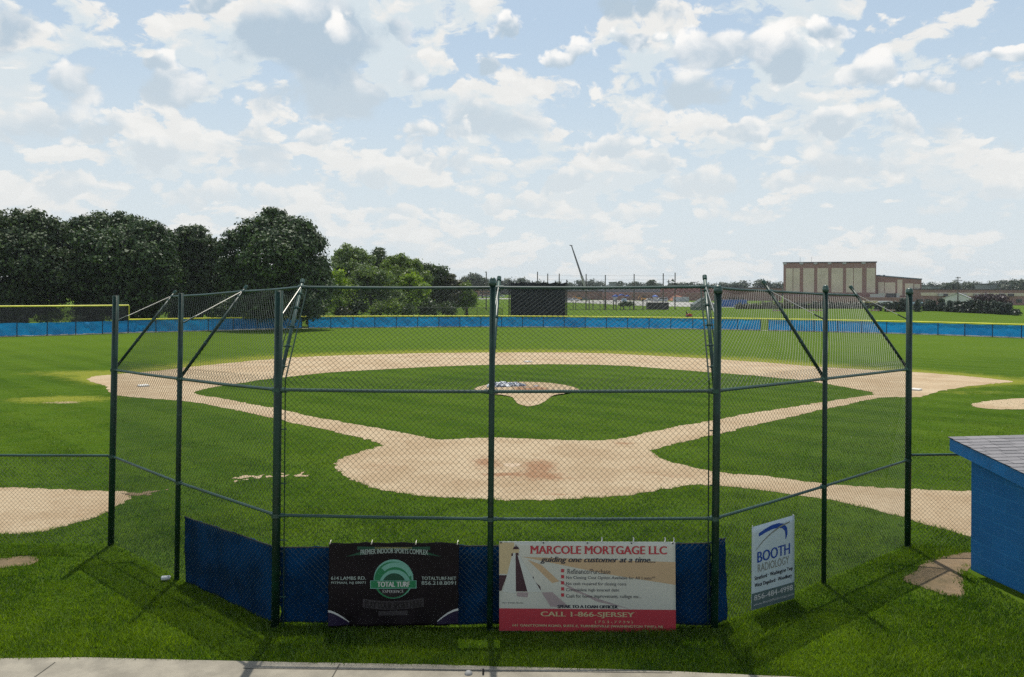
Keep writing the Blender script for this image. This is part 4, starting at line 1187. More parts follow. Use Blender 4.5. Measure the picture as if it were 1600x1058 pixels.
def mesh_screen_material(name, col, alpha):
    m = bpy.data.materials.new(name); m.use_nodes = True; t = m.node_tree; b = t.nodes['Principled BSDF']
    b.inputs['Base Color'].default_value = (*col, 1); b.inputs['Roughness'].default_value = .8
    tr = nd(t, 'ShaderNodeBsdfTransparent'); mx = nd(t, 'ShaderNodeMixShader')
    pos = nd(t, 'ShaderNodeTexCoord').outputs['Object']
    f = M_(t, 'ADD', M_(t, 'MULTIPLY', noise(t, pos, 1.2, 3, .5), .12), alpha-.06)
    t.links.new(f, mx.inputs[0]); t.links.new(tr.outputs[0], mx.inputs[1]); t.links.new(b.outputs[0], mx.inputs[2]); t.links.new(mx.outputs[0], t.nodes['Material Output'].inputs[0])
    return m
MT['meshdark'] = mesh_screen_material('black_fence_mesh', (.035, .032, .04), .62)
MT['meshlite'] = mesh_screen_material('thin_fence_mesh', (.06, .06, .05), .18)

def outfield(px0, px1, label, screen=True, high=0., hh=1.66, mesh='meshlite'):
    pts = fence_between(px0, px1); mid = pts[len(pts)//2]
    e = empty('outfield_fence', mid, label, 'outfield fence', 'outfield fence sections')
    up = Vector((0, 0, 1)); H_ = hh+high
    for p in pts:
        q = Vector((p.x, p.y-40, 0)).normalized()*(-.13) if p.y < 40 else Vector((0, -.13, 0)); mb = MB(); mb.tube([p+q-up*.1, p+q+up*(H_-.09)], .045, 6); mb.build('post', MT['black'], e)
    mb = MB(); mb.tube([p+up*H_ for p in pts], .085, 8)
    if high:
        q = pts[-1]; mb.tube([q+up*hh, q+up*(H_)], .085, 8)
    mb.build('yellow_cap', MT['yellow'], e)
    if screen:
        V = []; Fc = []; tone = []
        for i in range(len(pts)-1):
            a, b = pts[i], pts[i+1]; n = Vector((-(b-a).y, (b-a).x, 0)).normalized()
            if n.y > 0: n = -n
            tn = min(1, max(0, random.gauss(.10, .20)))
            sd_ = random.random()*6; o = len(V); nx, nz = 10, 6
            sag = random.uniform(.02, .08)
            for j in range(nz+1):
                for k in range(nx+1):
                    u, v = k/nx, j/nz
                    p = a.lerp(b, u); z = .10+(hh-.20)*v
                    if j == nz: z -= sag*math.sin(u*PI)*(1 if random.random() < 2 else 0)
                    w = .09*math.sin(u*PI)*(math.sin(v*4+sd_)+.8*math.sin(u*9+v*6+sd_*2)+.5*math.sin(u*16-v*7+sd_))
                    p = p+n*(.045+w)+up*z; V.append(tuple(p)); tone.append(tn)
            for j in range(nz):
                for k in range(nx): q = o+j*(nx+1)+k; Fc.append((q, q+1, q+nx+2, q+nx+1))
        me = bpy.data.meshes.new('windscreen'); me.from_pydata(V, [], Fc)
        at = me.attributes.new('tone', 'FLOAT', 'POINT'); at.data.foreach_set('value', tone)
        me.polygons.foreach_set('use_smooth', [True]*len(Fc))
        link_mesh('windscreen', me, MT['bluecloth'], e)
        mb = MB()
        for i in range(len(pts)-1):
            a, b = pts[i], pts[i+1]; n = Vector((-(b-a).y, (b-a).x, 0)).normalized(); n = -n if n.y > 0 else n
            if True:
                p, q = a, b
                mb.add([p+n*.05+up*.01, q+n*.05+up*.01, q+n*.06+up*.15, p+n*.06+up*.15], [(0, 1, 2, 3)])
        mb.build('bottom_skirt', MT['limestrip'], e)
    lo = 0.02 if not screen else hh-.08
    mb = MB()
    for i in range(len(pts)-1): mb.add([pts[i]+up*lo, pts[i+1]+up*lo, pts[i+1]+up*(H_-.03), pts[i]+up*(H_-.03)], [(0, 1, 2, 3)])
    mb.build('mesh', MT['meshdark' if high else 'meshlite'], e)
outfield(-240, 201, 'taller blue outfield fence at far left with dark netting and a raised yellow rail', high=1.75)
outfield(201, 472, 'blue outfield fence in front of the big dark trees, left of the gate gap')
outfield(472, 482, 'uncovered chain-link gap in the left outfield fence', screen=False)
outfield(482, 1188, 'long blue outfield fence across the middle, with the dark screen behind it')
outfield(1188, 1200, 'uncovered chain-link gap in the right outfield fence', screen=False)
outfield(1200, 1850, 'blue outfield fence at right, below the brick school')
def lime():
    pts = fence_between(-240, 1850); mb = MB()
    for a, b in zip(pts[:-1], pts[1:]):
        c = Vector((0, 40, 0)); da = (a-c); da.z = 0; da.normalize(); db = (b-c); db.z = 0; db.normalize()
        vs = [on(a.x-da.x*.25, a.y-da.y*.25, .012), on(b.x-db.x*.25, b.y-db.y*.25, .012), on(b.x+db.x*.25, b.y+db.y*.25, .012), on(a.x+da.x*.25, a.y+da.y*.25, .012)]
        mb.add(vs, [(0, 1, 2, 3)])
    tag(mb.build('warning_strip', MT['limestrip']), kind='structure')
lime()

# batter's eye
def batters_eye():
    Y = 122.; g0 = on(P(797, 500, Y).x, Y); g1 = on(P(885, 500, Y).x, Y)
    e = empty('dark_backdrop', on((g0.x+g1.x)/2, Y), 'big black hitting backdrop screen standing behind the middle outfield fence', 'screen')
    zt = P(840, 441, Y).z; n = 6; up = Vector((0, 0, 1))
    m = mat('black_backdrop_cloth', (.010, .010, .014), .85, var=.3, vscale=.6, bump=.4, bscale=2)
    xs0, xs1 = P(797.5, 470, Y).x, P(884, 470, Y).x
    V = []; Fc = []; nx = 50
    for i in range(nx+1):
        u = i/nx; x = xs0+(xs1-xs0)*u; sag = .18*abs(math.sin(u*PI*5))
        for z in (.1, .5, 1.):
            zz = g0.z+.05+(zt-sag-g0.z)*z if z < 1 else zt-sag
            V.append((x, Y-.1+.05*math.sin(u*37+z*4), g0.z+.05 if z == .1 else zz))
    for i in range(nx):
        for j in range(2): Fc.append((i*3+j, (i+1)*3+j, (i+1)*3+j+1, i*3+j+1))
    mb = MB(); mb.add(V, Fc); mb.build('screen_cloth', m, e, smooth=True)
    for i, px in enumerate((795.5, 813, 831.5, 849.5, 867.5, 885.5)):
        x = P(px, 470, Y).x; top = P(px, 437 if i in (0, 5) else 438.5, Y).z+(.0)
        mb = MB(); mb.tube([on(x, Y, -.1), Vector((x, Y, top))], .10 if i in (0, 5) else .07, 8); mb.build('post', MT['black'], e)
batters_eye()

# ------------------------------------------------------------------ trees
def foliage(name, lobes, leaf, dens, m, parent, seed, bright=.5, elong=1., core=26):
    """lobes in world coordinates (x,y,z,r): clumps of leaf cards spread through the outer shells"""
    r = np.random.default_rng(seed)
    Vs = []; tones = []
    tot = 0
    for (x, y, z, R) in lobes:
        ncl = max(6, int(dens*4*PI*R*R/.95))
        d = r.normal(size=(ncl, 3)); d /= np.linalg.norm(d, axis=1)[:, None]
        d[:, 2] = np.where(d[:, 2] < -.5, -d[:, 2], d[:, 2])
        rad = R*(.62+.42*r.random(ncl)**.6)*(1+.10*np.sin(d[:, 0]*5+seed)*np.cos(d[:, 2]*6+x))
        cc = np.array([x, y, z])+d*rad[:, None]
        ct = r.random(ncl)
        per = 17
        P0 = np.repeat(cc, per, 0); T = np.repeat(ct, per)
        n = len(P0)
        cs = R*.13+leaf*.9
        P0 = P0+r.normal(size=(n, 3))*np.array([cs, cs, cs*.6])*.75
        ofs = P0-np.repeat(cc, per, 0); ofs /= np.linalg.norm(ofs, axis=1)[:, None]+1e-6
        nrm = ofs*.9+np.repeat(d, per, 0)*.35+r.normal(size=(n, 3))*.45+np.array([0, 0, .15]); nrm /= np.linalg.norm(nrm, axis=1)[:, None]
        a = np.cross(nrm, r.normal(size=(n, 3))); a /= np.linalg.norm(a, axis=1)[:, None]; b = np.cross(nrm, a)
        s = leaf*(.55+.75*r.random(n))[:, None]
        q = np.stack([P0+a*s*.62*elong, P0+b*s*.40, P0-a*s*.62*elong, P0-b*s*.40], 1)
        Vs.append(q.reshape(-1, 3)); tones.append(np.repeat(np.clip(.95*T**1.5+.14*r.random(n)+(bright-.5), 0, 1), 4))
        tot += n
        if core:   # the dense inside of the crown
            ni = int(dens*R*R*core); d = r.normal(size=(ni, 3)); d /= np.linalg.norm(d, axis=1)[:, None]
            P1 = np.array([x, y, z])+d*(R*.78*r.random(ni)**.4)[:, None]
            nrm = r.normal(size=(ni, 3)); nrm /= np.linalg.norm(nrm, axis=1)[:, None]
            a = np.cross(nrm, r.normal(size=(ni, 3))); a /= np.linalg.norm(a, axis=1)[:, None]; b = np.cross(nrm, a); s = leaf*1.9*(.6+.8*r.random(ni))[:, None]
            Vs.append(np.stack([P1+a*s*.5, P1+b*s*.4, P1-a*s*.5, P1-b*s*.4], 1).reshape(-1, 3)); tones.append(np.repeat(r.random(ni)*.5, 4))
    V = np.concatenate(Vs); n = len(V)//4
    me = np_mesh(name, V, np.arange(n*4).reshape(-1, 4), dict(tone=np.concatenate(tones)))
    return link_mesh(name, me, m, parent)
def trunk_mesh(base, top, r0, lobes, m, parent, seed):
    rr = random.Random(seed); mb = MB()
    pts = [base-Vector((0, 0, .3))]; n = 6
    for k in range(1, n+1):
        p = base.lerp(top, k/n); p += Vector((rr.uniform(-.25, .25), rr.uniform(-.25, .25), 0))*(top-base).length*.04; pts.append(p)
    mb.tube(pts, [r0*(1.35 if k == 0 else 1-.75*k/n) for k in range(n+1)], 8)
    for (x, y, z, R) in lobes[:9]:
        s_ = base.lerp(top, rr.uniform(.35, .8)); e_ = Vector((x, y, z)); m_ = s_.lerp(e_, .5)+Vector((0, 0, -.05*(e_-s_).length))
        mb.tube([s_, m_, e_], [r0*.42, r0*.26, r0*.08], 6)
    return mb.build('trunk', m, parent, smooth=True)
BARK = mat('bark', (.055, .042, .032), .9, var=.4, vscale=3, bump=.6, bscale=8)
LM = dict(
 oak=leaf_material('dark_oak_leaf', (.014, .036, .008), (.065, .115, .022), .12, .6),
 oak2=leaf_material('dull_oak_leaf', (.018, .038, .010), (.068, .108, .026), .12, .6),
 mid=leaf_material('olive_leaf', (.075, .120, .020), (.165, .230, .040), .34),
 lime=leaf_material('lime_leaf', (.13, .21, .016), (.28, .37, .04), .42),
 sage=leaf_material('sage_leaf', (.09, .135, .045), (.175, .24, .085), .32),
 deep=leaf_material('deep_green_leaf', (.028, .052, .012), (.075, .115, .024), .2),
 spruce=leaf_material('spruce_needle', (.012, .026, .014), (.032, .052, .026), .1),
 plum=leaf_material('purple_leaf', (.030, .016, .022), (.075, .040, .050), .15),
 fargreen=leaf_material('far_leaf', (.035, .055, .030), (.065, .09, .045), .15),
 hedge=leaf_material('brown_green_leaf', (.05, .055, .025), (.10, .10, .05), .2))
def tree(px_lobes, Y, m, label, leaf=.36, dens=1.0, name='broadleaf_tree', cat='tree', group=None, seed=1, depth=1.0, trunk=True, bright=.5, r0=.32, basepx=None):
    rr = random.Random(seed*13+5); lobes = []
    for (px, py, rp) in px_lobes:
        R = rp*Y/F; p = P(px, py, Y+rr.uniform(-1, 1)*R*.9*depth)
        lobes.append((p.x, p.y, p.z, R))
    if leaf >= .28 and len(lobes) > 2 and name == 'broadleaf_tree' and Y < 200:
        small = []
        for (x, y, z, R) in lobes:
            for k in range(9 if R > 2 else 5):
                a_ = rr.uniform(0, 2*PI); el = rr.uniform(-.25, 1.1); rs = R*rr.uniform(.24, .42)
                small.append((x+math.cos(a_)*math.cos(el)*R*.82, y+math.sin(a_)*math.cos(el)*R*.82, z+math.sin(el)*R*.82, rs))
        lobes = [(x, y, z, R*.90) for (x, y, z, R) in lobes]+small
    cx = sum(l[0]*l[3] for l in lobes)/sum(l[3] for l in lobes) if basepx is None else P(basepx, 500, Y).x
    base = on(cx, Y)
    e = empty(name, base, label, cat, group)
    foliage('crown', lobes, leaf, dens, m, e, seed, bright)
    top = max(lobes[:9], key=lambda l: l[2])
    if trunk: trunk_mesh(base, Vector((cx*.6+top[0]*.4, Y, top[2])), r0, lobes, BARK, e, seed)
    return e
tree([(-110, 400, 62), (-60, 370, 42), (-90, 450, 60)], 96, LM['oak'], 'dark oak at the very left edge of the tree row', seed=1)
tree([(12, 366, 34), (45, 362, 30), (75, 370, 30), (-25, 380, 40), (35, 410, 52), (80, 425, 40), (-10, 440, 55), (60, 460, 45), (15, 480, 40)], 99, LM['oak2'], 'dull green oak at far left with sky showing through its top', seed=2, dens=.85)
tree([(128, 372, 30), (160, 362, 30), (200, 366, 34), (235, 378, 32), (115, 400, 34), (170, 408, 52), (235, 425, 46), (120, 445, 42), (200, 460, 46), (252, 410, 20), (250, 465, 35), (150, 478, 36), (210, 484, 34)], 104, LM['oak'], 'broad dark oak with a wide domed crown behind the left outfield', seed=3)
tree([(300, 376, 24), (322, 390, 24), (282, 392, 22), (305, 415, 38), (325, 440, 34), (285, 450, 36), (318, 475, 32), (290, 482, 30)], 112, LM['oak2'], 'narrower dark tree standing between the two biggest oaks', seed=4)
tree([(428, 358, 30), (400, 370, 30), (458, 370, 32), (376, 392, 28), (482, 392, 28), (430, 405, 52), (365, 425, 24), (498, 425, 20), (385, 450, 42), (475, 450, 42), (430, 465, 45), (400, 482, 34), (470, 482, 32)], 104, LM['oak'], 'biggest round-topped dark oak, rightmost of the dark row', seed=5, dens=1.05)
tree([(345, 420, 18), (350, 450, 26)], 118, LM['mid'], 'small olive tree glimpsed between the narrow tree and the round oak', seed=6, leaf=.3)
tree([(545, 402, 19), (530, 415, 17), (566, 412, 20), (548, 430, 26), (575, 440, 22)], 128, LM['sage'], 'feathery olive tree just right of the biggest oak', seed=7, leaf=.32)
tree([(527, 440, 17), (517, 458, 17), (538, 462, 19), (526, 478, 20)], 119, LM['lime'], 'bright yellow-green bushy tree at the foot of the biggest oak', seed=8, leaf=.28)
tree([(575, 438, 24), (600, 448, 24), (556, 455, 22), (585, 468, 28), (612, 472, 20)], 123, LM['sage'], 'soft grey-green rounded tree behind the shrubs', seed=9, leaf=.28)
tree([(594, 398, 10), (590, 410, 16), (602, 420, 16)], 142, LM['deep'], 'dark ragged treetop sticking up above the lighter trees', seed=10, leaf=.34)
tree([(622, 415, 18), (640, 424, 20), (612, 432, 22), (632, 450, 30), (655, 440, 18)], 136, LM['mid'], 'mid green tree in the middle of the lighter group', seed=11, leaf=.32)
tree([(642, 446, 18), (655, 462, 20), (636, 472, 20), (628, 455, 16)], 130, LM['lime'], 'yellowish green tree low in the middle of the lighter group', seed=12, leaf=.3)
tree([(652, 417, 9), (670, 428, 16), (688, 434, 16), (672, 448, 22), (690, 455, 20)], 152, LM['deep'], 'dark green tree on the sloping right part of the group', seed=13, leaf=.34)
tree([(700, 440, 12), (712, 450, 13), (698, 462, 20), (684, 472, 20), (714, 468, 14)], 150, LM['hedge'], 'brownish green tree near the right end of the lighter group', seed=14, leaf=.34)
tree([(728, 450, 9), (734, 462, 12), (724, 474, 16), (738, 476, 9)], 148, LM['mid'], 'pale green end tree of the group, beside the far mown field', seed=15, leaf=.32)
for i, (px, py, r, Y, mm, lb) in enumerate([
  (75, 487, 22, 103, 'lime', 'light green sapling seen through the tall left netting'),
  (15, 495, 26, 106, 'deep', 'dark shrub under the leftmost oaks'), (140, 495, 26, 108, 'deep', 'dark shrub under the domed oak, left side'),
  (215, 492, 28, 110, 'deep', 'dark shrub under the domed oak, right side'), (290, 492, 27, 112, 'deep', 'dark shrub under the narrow tree'),
  (355, 488, 28, 112, 'oak', 'dark shrub left of the round oak trunk'), (425, 488, 30, 111, 'oak', 'dark shrub below the round oak'), (485, 482, 26, 112, 'deep', 'dark shrub right below the round oak'),
  (553, 478, 20, 121, 'deep', 'deep green shrub between lime bush and low mounds'), (590, 481, 14, 118, 'mid', 'low rounded vine-covered shrub, left one of three'),
  (614, 479, 16, 118, 'mid', 'low rounded vine-covered shrub, middle one of three'), (637, 484, 13, 118, 'deep', 'low rounded vine-covered shrub, right one of three'),
  (668, 480, 17, 128, 'deep', 'dark shrub at the foot of the sloping trees'), (700, 483, 14, 135, 'deep', 'dark shrub near the end of the lighter trees'), (535, 488, 12, 117, 'hedge', 'small brownish shrub behind the middle fence, left end')]):
    rr = random.Random(i); lob = [(px, py, r*.8), (px-r*.5, py+r*.25, r*.6), (px+r*.5, py+r*.2, r*.6), (px, py+r*.5, r*.7)]
    tree(lob, Y, LM[mm], lb, leaf=.28, dens=.9, name='shrub', cat='shrub', seed=40+i, trunk=False)

# ------------------------------------------------------------------ far things
def far_wood():
    r = np.random.default_rng(5); lob = []
    for x in np.arange(-760, 760, 9.):
        h = 7.5+4.5*float(vnoise(x, 0, .02, 3))+3*float(vnoise(x, 5, .08, 4)); y = 640+40*float(vnoise(x, 9, .01, 2))
        if -60 < x < 10: h += 3
        lob.append((x+r.uniform(-3, 3), y, float(gz(0, 600))+h-5, 5.5)); lob.append((x, y, float(gz(0, 600))+1.5, 5.5))
    o = foliage('distant_wood', lob, 1.3, .10, LM['fargreen'], None, 77)
    tag(o, 'long low line of distant woods along the horizon', 'woods', kind='stuff')
far_wood()
for i, (px, py, r, lb) in enumerate([(742, 438, 9, 'rounded distant tree above the far car park'), (754, 441, 7, 'smaller distant tree right of the rounded one by the car park'), (728, 441, 8, 'distant tree half hidden by the end of the tree group')]):
    tree([(px, py, r), (px-r*.6, py+r*.5, r*.7), (px+r*.6, py+r*.5, r*.7), (px, py+r*1.1, r)], 420, LM['fargreen'], lb, leaf=.9, dens=.35, seed=70+i, r0=.4)
for i, (px, py, r, lb) in enumerate([(1480, 449, 6, 'pale distant tree behind the low brick wing, left one'), (1492, 448, 6, 'pale distant tree just left of the utility pole top'), (1514, 450, 6, 'pale distant tree right of the utility pole'),
      (1570, 450, 5, 'small distant tree right of the grey rooftop block'), (1584, 447, 7, 'distant tree near the right edge of the picture'), (1598, 447, 9, 'tallest distant tree at the right edge of the picture'), (1018, 443, 5, 'distant clump above the school roof, middle')]):
    tree([(px, py, r), (px-r*.7, py+r*.4, r*.7), (px+r*.7, py+r*.4, r*.7), (px, py+r, r)], 460, LM['fargreen'], lb, leaf=.9, dens=.35, seed=90+i, r0=.4)

MT['brick'] = brick_material('school_brick', (.33, .165, .135), (.28, .14, .115), (.34, .27, .24), 1., .8, .4, .03, .2)
MT['brick2'] = brick_material('warm_brick', (.32, .16, .13), (.26, .13, .11), (.34, .27, .24), 1., .8, .4, .03, .2)
MT['cream'] = mat('cream_panel', (.62, .52, .40), .8, var=.08, vscale=.3, bump=.1)
MT['roofdark'] = mat('dark_roof_edge', (.075, .07, .08), .7)
MT['greywall'] = mat('grey_cladding', (.20, .21, .22), .7, var=.1, vscale=.3)
MT['glass'] = mat('dark_window', (.02, .024, .028), .15, spec=.8)
MT['asphalt'] = mat('pale_asphalt', (.30, .29, .26), .9, var=.12, vscale=.1, bump=.2)
MT['whitewall'] = mat('pale_siding', (.42, .41, .40), .7, var=.06)
MT['pole'] = mat('weathered_pole', (.10, .085, .07), .85, var=.3)
def bx(px0, px1, pyt, Y, depth, zb=None):
    """box that spans px0..px1 at its front and reaches up to pyt"""
    a = P(px0, pyt, Y); b = P(px1, pyt, Y); g = float(gz(a.x, Y))-.3 if zb is None else zb
    return a.x, b.x, g, (a.z+b.z)/2
def school():
    th = math.atan(ray(1224, 430)[0])+.02; O = P(1224, 450, 318.); O.z = 0
    u = Vector((math.cos(th), -math.sin(th), 0)); n = Vector((math.sin(th), math.cos(th), 0))
    MX = Matrix(((u.x, n.x, 0, O.x), (u.y, n.y, 0, O.y), (0, 0, 1, 0), (0, 0, 0, 1)))
    def hit(px, dep=0.):
        rx, _ = ray(px, 440); q = O+n*dep
        Y = (q.x*u.y-q.y*u.x)/(rx*u.y-u.x); p = Vector((rx*Y, Y, 0)); return (p-q).dot(u), Y
    def sx(px, dep=0.): return hit(px, dep)[0]
    def zz(px, py, dep=0.): return P(px, py, hit(px, dep)[1]).z
    g = float(gz(0, 320))-.4
    x1 = sx(1369); zt = zz(1296, 410.8)
    e = empty('auditorium', on(O.x+u.x*x1/2, O.y+u.y*x1/2), 'tall flat-roofed brick auditorium with cream panels and its lower annex', 'building')
    mb = MB(); mb.box(0, 0, g, x1, 24, zt, MX); w = mb.build('wall', MT['brick'], e)
    mb = MB(); mb.box(-.3, -.3, zt, x1+.3, 24.3, zt+.45, MX); rf = mb.build('roof', MT['roofdark'], e)
    zp0 = zz(1296, 457); zp1 = zz(1296, 419)
    for (a, b) in ((1228, 1238.5), (1239.5, 1249.5), (1255, 1272), (1277, 1294), (1299, 1317), (1322, 1333), (1334, 1347), (1354, 1367.5)):
        mb = MB(); mb.box(sx(a), -.12, zp0, sx(b), -.003, zp1, MX); mb.build('panel', MT['cream'], w)
    for px in (1226, 1252, 1274, 1296, 1319, 1349):
        mb = MB(); xx = sx(px); mb.box(xx-.7, -.34, zt-.55, xx+.7, -.31, zt+.25, MX); mb.build('floodlight', MT['whitewall'], w)
    for px in (1250, 1268):
        mb = MB(); xx = sx(px); mb.tube([MX @ Vector((xx, 6, zt+.4)), MX @ Vector((xx, 6, zt+2.8))], .05, 5); mb.build('aerial', MT['black'], rf)
    for px in (1380, 1372):
        mb = MB(); xx = sx(px, 6); mb.box(xx, 6, zz(px, 432, 6), xx+.7, 7, zz(px, 429.5, 6), MX); mb.build('rooftop_unit', MT['greywall'], rf)
    ax0, ax1 = x1+.02, sx(1440, 2); za, zb_ = zz(1369, 431, 2), zz(1440, 437, 2)
    V4 = lambda x, y, z: MX @ Vector((x, y, z))
    mb = MB(); mb.hexa([V4(ax0, 2, g), V4(ax1, 2, g), V4(ax1, 22, g), V4(ax0, 22, g)], [V4(ax0, 2, za), V4(ax1, 2, zb_), V4(ax1, 22, zb_), V4(ax0, 22, za)]); an = mb.build('annex_wall', MT['brick'], e)
    mb = MB(); mb.hexa([V4(ax0+.01, 1.7, za), V4(ax1+.2, 1.7, zb_), V4(ax1+.2, 22, zb_), V4(ax0+.01, 22, za)], [V4(ax0+.01, 1.7, za+.4), V4(ax1+.2, 1.7, zb_+.4), V4(ax1+.2, 22, zb_+.4), V4(ax0+.01, 22, za+.4)]); mb.build('annex_roof', mat('blue_grey_metal', (.12, .17, .22), .5), e)
    for (a, b, t, bt) in ((1372, 1381.5, 441, 462), (1382.5, 1399, 441.5, 462), (1402, 1410, 437, 462), (1414, 1427, 443, 463), (1428.5, 1437.5, 444, 464)):
        mb = MB(); mb.box(sx(a, 2), 1.88, zz(a, bt, 2), sx(b, 2), 1.997, zz(b, t, 2), MX); mb.build('panel', MT['cream'], an)
    mb = MB(); x0b, x1b = sx(1229, -6), sx(1426, -6); zt2 = zz(1300, 464, -6)
    mb.box(x0b, -6, g, x1b, -.4, zt2, MX); mb.build('front_block', MT['brick2'], e)
    for px, w_ in ((1360, 3), (1373, 2.2), (1385, 3.6), (1397, 2)):
        mb = MB(); xx = sx(px, -5); mb.box(xx, -5, zt2, xx+w_, -3, zt2+1.0+.3*(px % 3), MX); mb.build('rooftop_unit', MT['whitewall'] if px != 1385 else MT['roofdark'], e)
    # right wing
    Y2 = 300.; e2 = empty('school_wing', on(P(1520, 0, Y2).x, Y2), 'low brick school wing with a cream band running off to the right', 'building')
    x0, x1 = P(1428, 0, Y2).x, P(1760, 0, Y2).x; zt = P(1520, 452.8, Y2).z
    mb = MB(); mb.box(x0, Y2, g, x1, Y2+8, zt); w = mb.build('wall', MT['brick2'], e2)
    mb = MB(); mb.box(x0-.2, Y2-.2, zt, x1, Y2+8.2, zt+.3); rf = mb.build('roof', MT['roofdark'], e2)
    mb = MB(); mb.box(P(1441, 0, Y2).x, Y2-.1, P(1520, 462.5, Y2).z, x1, Y2-.003, P(1520, 457.5, Y2).z); mb.build('cream_band', MT['cream'], w)
    for px in (1474, 1481, 1503, 1510, 1530, 1546, 1571, 1585):
        mb = MB(); xx = P(px, 0, Y2-3).x; zz = P(px, 460.5, Y2-3).z; mb.box(xx, Y2-.9, zz-.6, xx+1.9, Y2-.12, zz+.35); mb.build('canopy', MT['roofdark'] if px % 2 else MT['whitewall'], w)
    for px in (1435, 1447, 1538, 1560, 1590, 1605):
        mb = MB(); xx = P(px, 0, Y2).x; zz = P(px, 473, Y2).z; mb.box(xx, Y2-.06, zz, xx+2.4, Y2-.003, zz+1.4); mb.build('window', MT['glass'], w)
    # middle long wing
    Y3 = 385.; e3 = empty('school_wing', on(P(1080, 0, Y3).x, Y3), 'long low brick school wing behind the parking lot in the middle', 'building')
    for (a, b, t, mm, nm) in ((888, 944, 455.5, 'brick2', 'wall'), (944, 1034, 449.5, 'greywall', 'upper_wall'), (1034, 1224, 450.3, 'brick', 'wall')):
        xa, xb = P(a, 0, Y3).x, P(b, 0, Y3).x; gg = float(gz(0, Y3))-.3; zz = P((a+b)/2, t, Y3).z
        mb = MB(); mb.box(xa, Y3, gg, xb-.01, Y3+20, zz); w = mb.build(nm, MT[mm], e3)
        mb = MB(); mb.box(xa, Y3-.3, zz, xb-.02, Y3+20, zz+.45); mb.build('roof', MT['roofdark'], e3)
        if b > 1100:
            for px in np.arange(1112, 1166, 6.9):
                xx = P(px, 0, Y3).x; z0 = P(px, 468.5, Y3).z; mb = MB(); mb.box(xx, Y3-.06, z0, xx+1.3, Y3-.003, z0+1.2); mb.build('window', MT['glass'], w)
    xa, xb = P(945, 0, Y3-8).x, P(1140, 0, Y3-8).x
    mb = MB(); mb.box(xa, Y3-8, float(gz(0, Y3))-.3, xb, Y3-.35, P(1000, 457, Y3-8).z); mb.build('front_block', MT['brick2'], e3)
school()
def far_block(px0, px1, pyt, Y, name, label, m, roofm, dep=14, wins=0):
    x0, x1, g, zt = bx(px0, px1, pyt, Y, dep)
    e = empty(name, on((x0+x1)/2, Y), label, 'building')
    mb = MB(); mb.box(x0, Y, g, x1, Y+dep, zt); w = mb.build('wall', m, e)
    mb = MB(); mb.box(x0-.4, Y-.4, zt, x1+.4, Y+dep+.4, zt+.5); mb.build('roof', roofm, e)
    for k in range(wins):
        xx = x0+(x1-x0)*(k+.5)/wins; mb = MB(); mb.box(xx-.7, Y-.06, zt-2.2, xx+.7, Y-.003, zt-.9); mb.build('window', MT['glass'], w)
    return e
far_block(1455, 1474, 447, 470, 'far_building', 'grey rooftop block rising behind the low wing, left of the utility pole', MT['greywall'], MT['roofdark'])
far_block(1533, 1558, 444.5, 470, 'far_building', 'grey rooftop block rising behind the low wing, right of the utility pole', MT['greywall'], MT['roofdark'])
far_block(736, 772, 454, 520, 'far_building', 'low orange-brown building behind the distant car row at left', mat('orange_brown_wall', (.33, .17, .11), .8), MT['roofdark'], wins=6)
far_block(955, 963, 441.5, 620, 'far_building', 'tiny pale block on the skyline above the long school wing', MT['greywall'], MT['greywall'])
def gable(px0, px1, pye, pyr, Y, dep, label, m, rm):
    th = math.atan(ray(px0, 450)[0])+.03; O = P(px0, 450, Y); O.z = 0
    u = Vector((math.cos(th), -math.sin(th), 0)); n = Vector((math.sin(th), math.cos(th), 0))
    MX = Matrix(((u.x, n.x, 0, O.x), (u.y, n.y, 0, O.y), (0, 0, 1, 0), (0, 0, 0, 1)))
    def hit(px):
        rx, _ = ray(px, 440); Yh = (O.x*u.y-O.y*u.x)/(rx*u.y-u.x); return (Vector((rx*Yh, Yh, 0))-O).dot(u), Yh
    L, Yr = hit(px1); c, Yc = hit((px0+px1)/2); g = float(gz(O.x, Y))-.3
    ze = P(px0, pye, Y).z; zr = P((px0+px1)/2, pyr, Yc).z
    e = empty('gabled_shed', on(O.x+u.x*c, O.y+u.y*c), label, 'shed')
    mb = MB(); mb.prism([(0, g), (L, g), (L, ze), (c, zr), (0, ze)], 0, dep, MX); w = mb.build('wall', m, e)
    mb = MB(); t = .18
    mb.prism([(-.4, ze-.2), (-.4, ze-.2+t), (c, zr+t), (c, zr+.004)], -.3, dep+.3, MX); mb.prism([(L+.4, ze-.2), (c, zr+.004), (c, zr+t), (L+.4, ze-.2+t)], -.3, dep+.3, MX); mb.build('roof', rm, e)
    for k in (.55, .75):
        xx = L*k; mb = MB(); mb.box(xx-.8, -.06, g+1.3, xx+.8, -.003, g+2.6, MX); mb.build('window', MT['glass'], w)
gable(1471, 1521, 467.5, 458, 235, 10, 'pale gabled building behind the row of conifers', mat('white_gable', (.72, .71, .68), .7), mat('pale_roof', (.50, .50, .52), .8, spec=.2))
def parking():
    mb = MB()
    def patch(pts, m, name):
        b = MB(); ps = [G(a, c) for a, c in pts]; b.add([(p.x, p.y, float(gz(p.x, p.y))+.02) for p in ps], [tuple(range(len(ps)))])
        o = b.build(name, m); tag(o, kind='structure')
        if o.data.polygons[0].normal.z < 0: o.data.flip_normals()
    patch([(870, 470), (870, 472), (930, 474.5), (1010, 478.2), (1110, 480), (1180, 481), (1180, 475), (1110, 473), (1010, 470.5), (960, 469)], MT['asphalt'], 'parking_lot')
    patch([(700, 466), (700, 467.6), (800, 467.6), (800, 466)], MT['asphalt'], 'road')
parking()

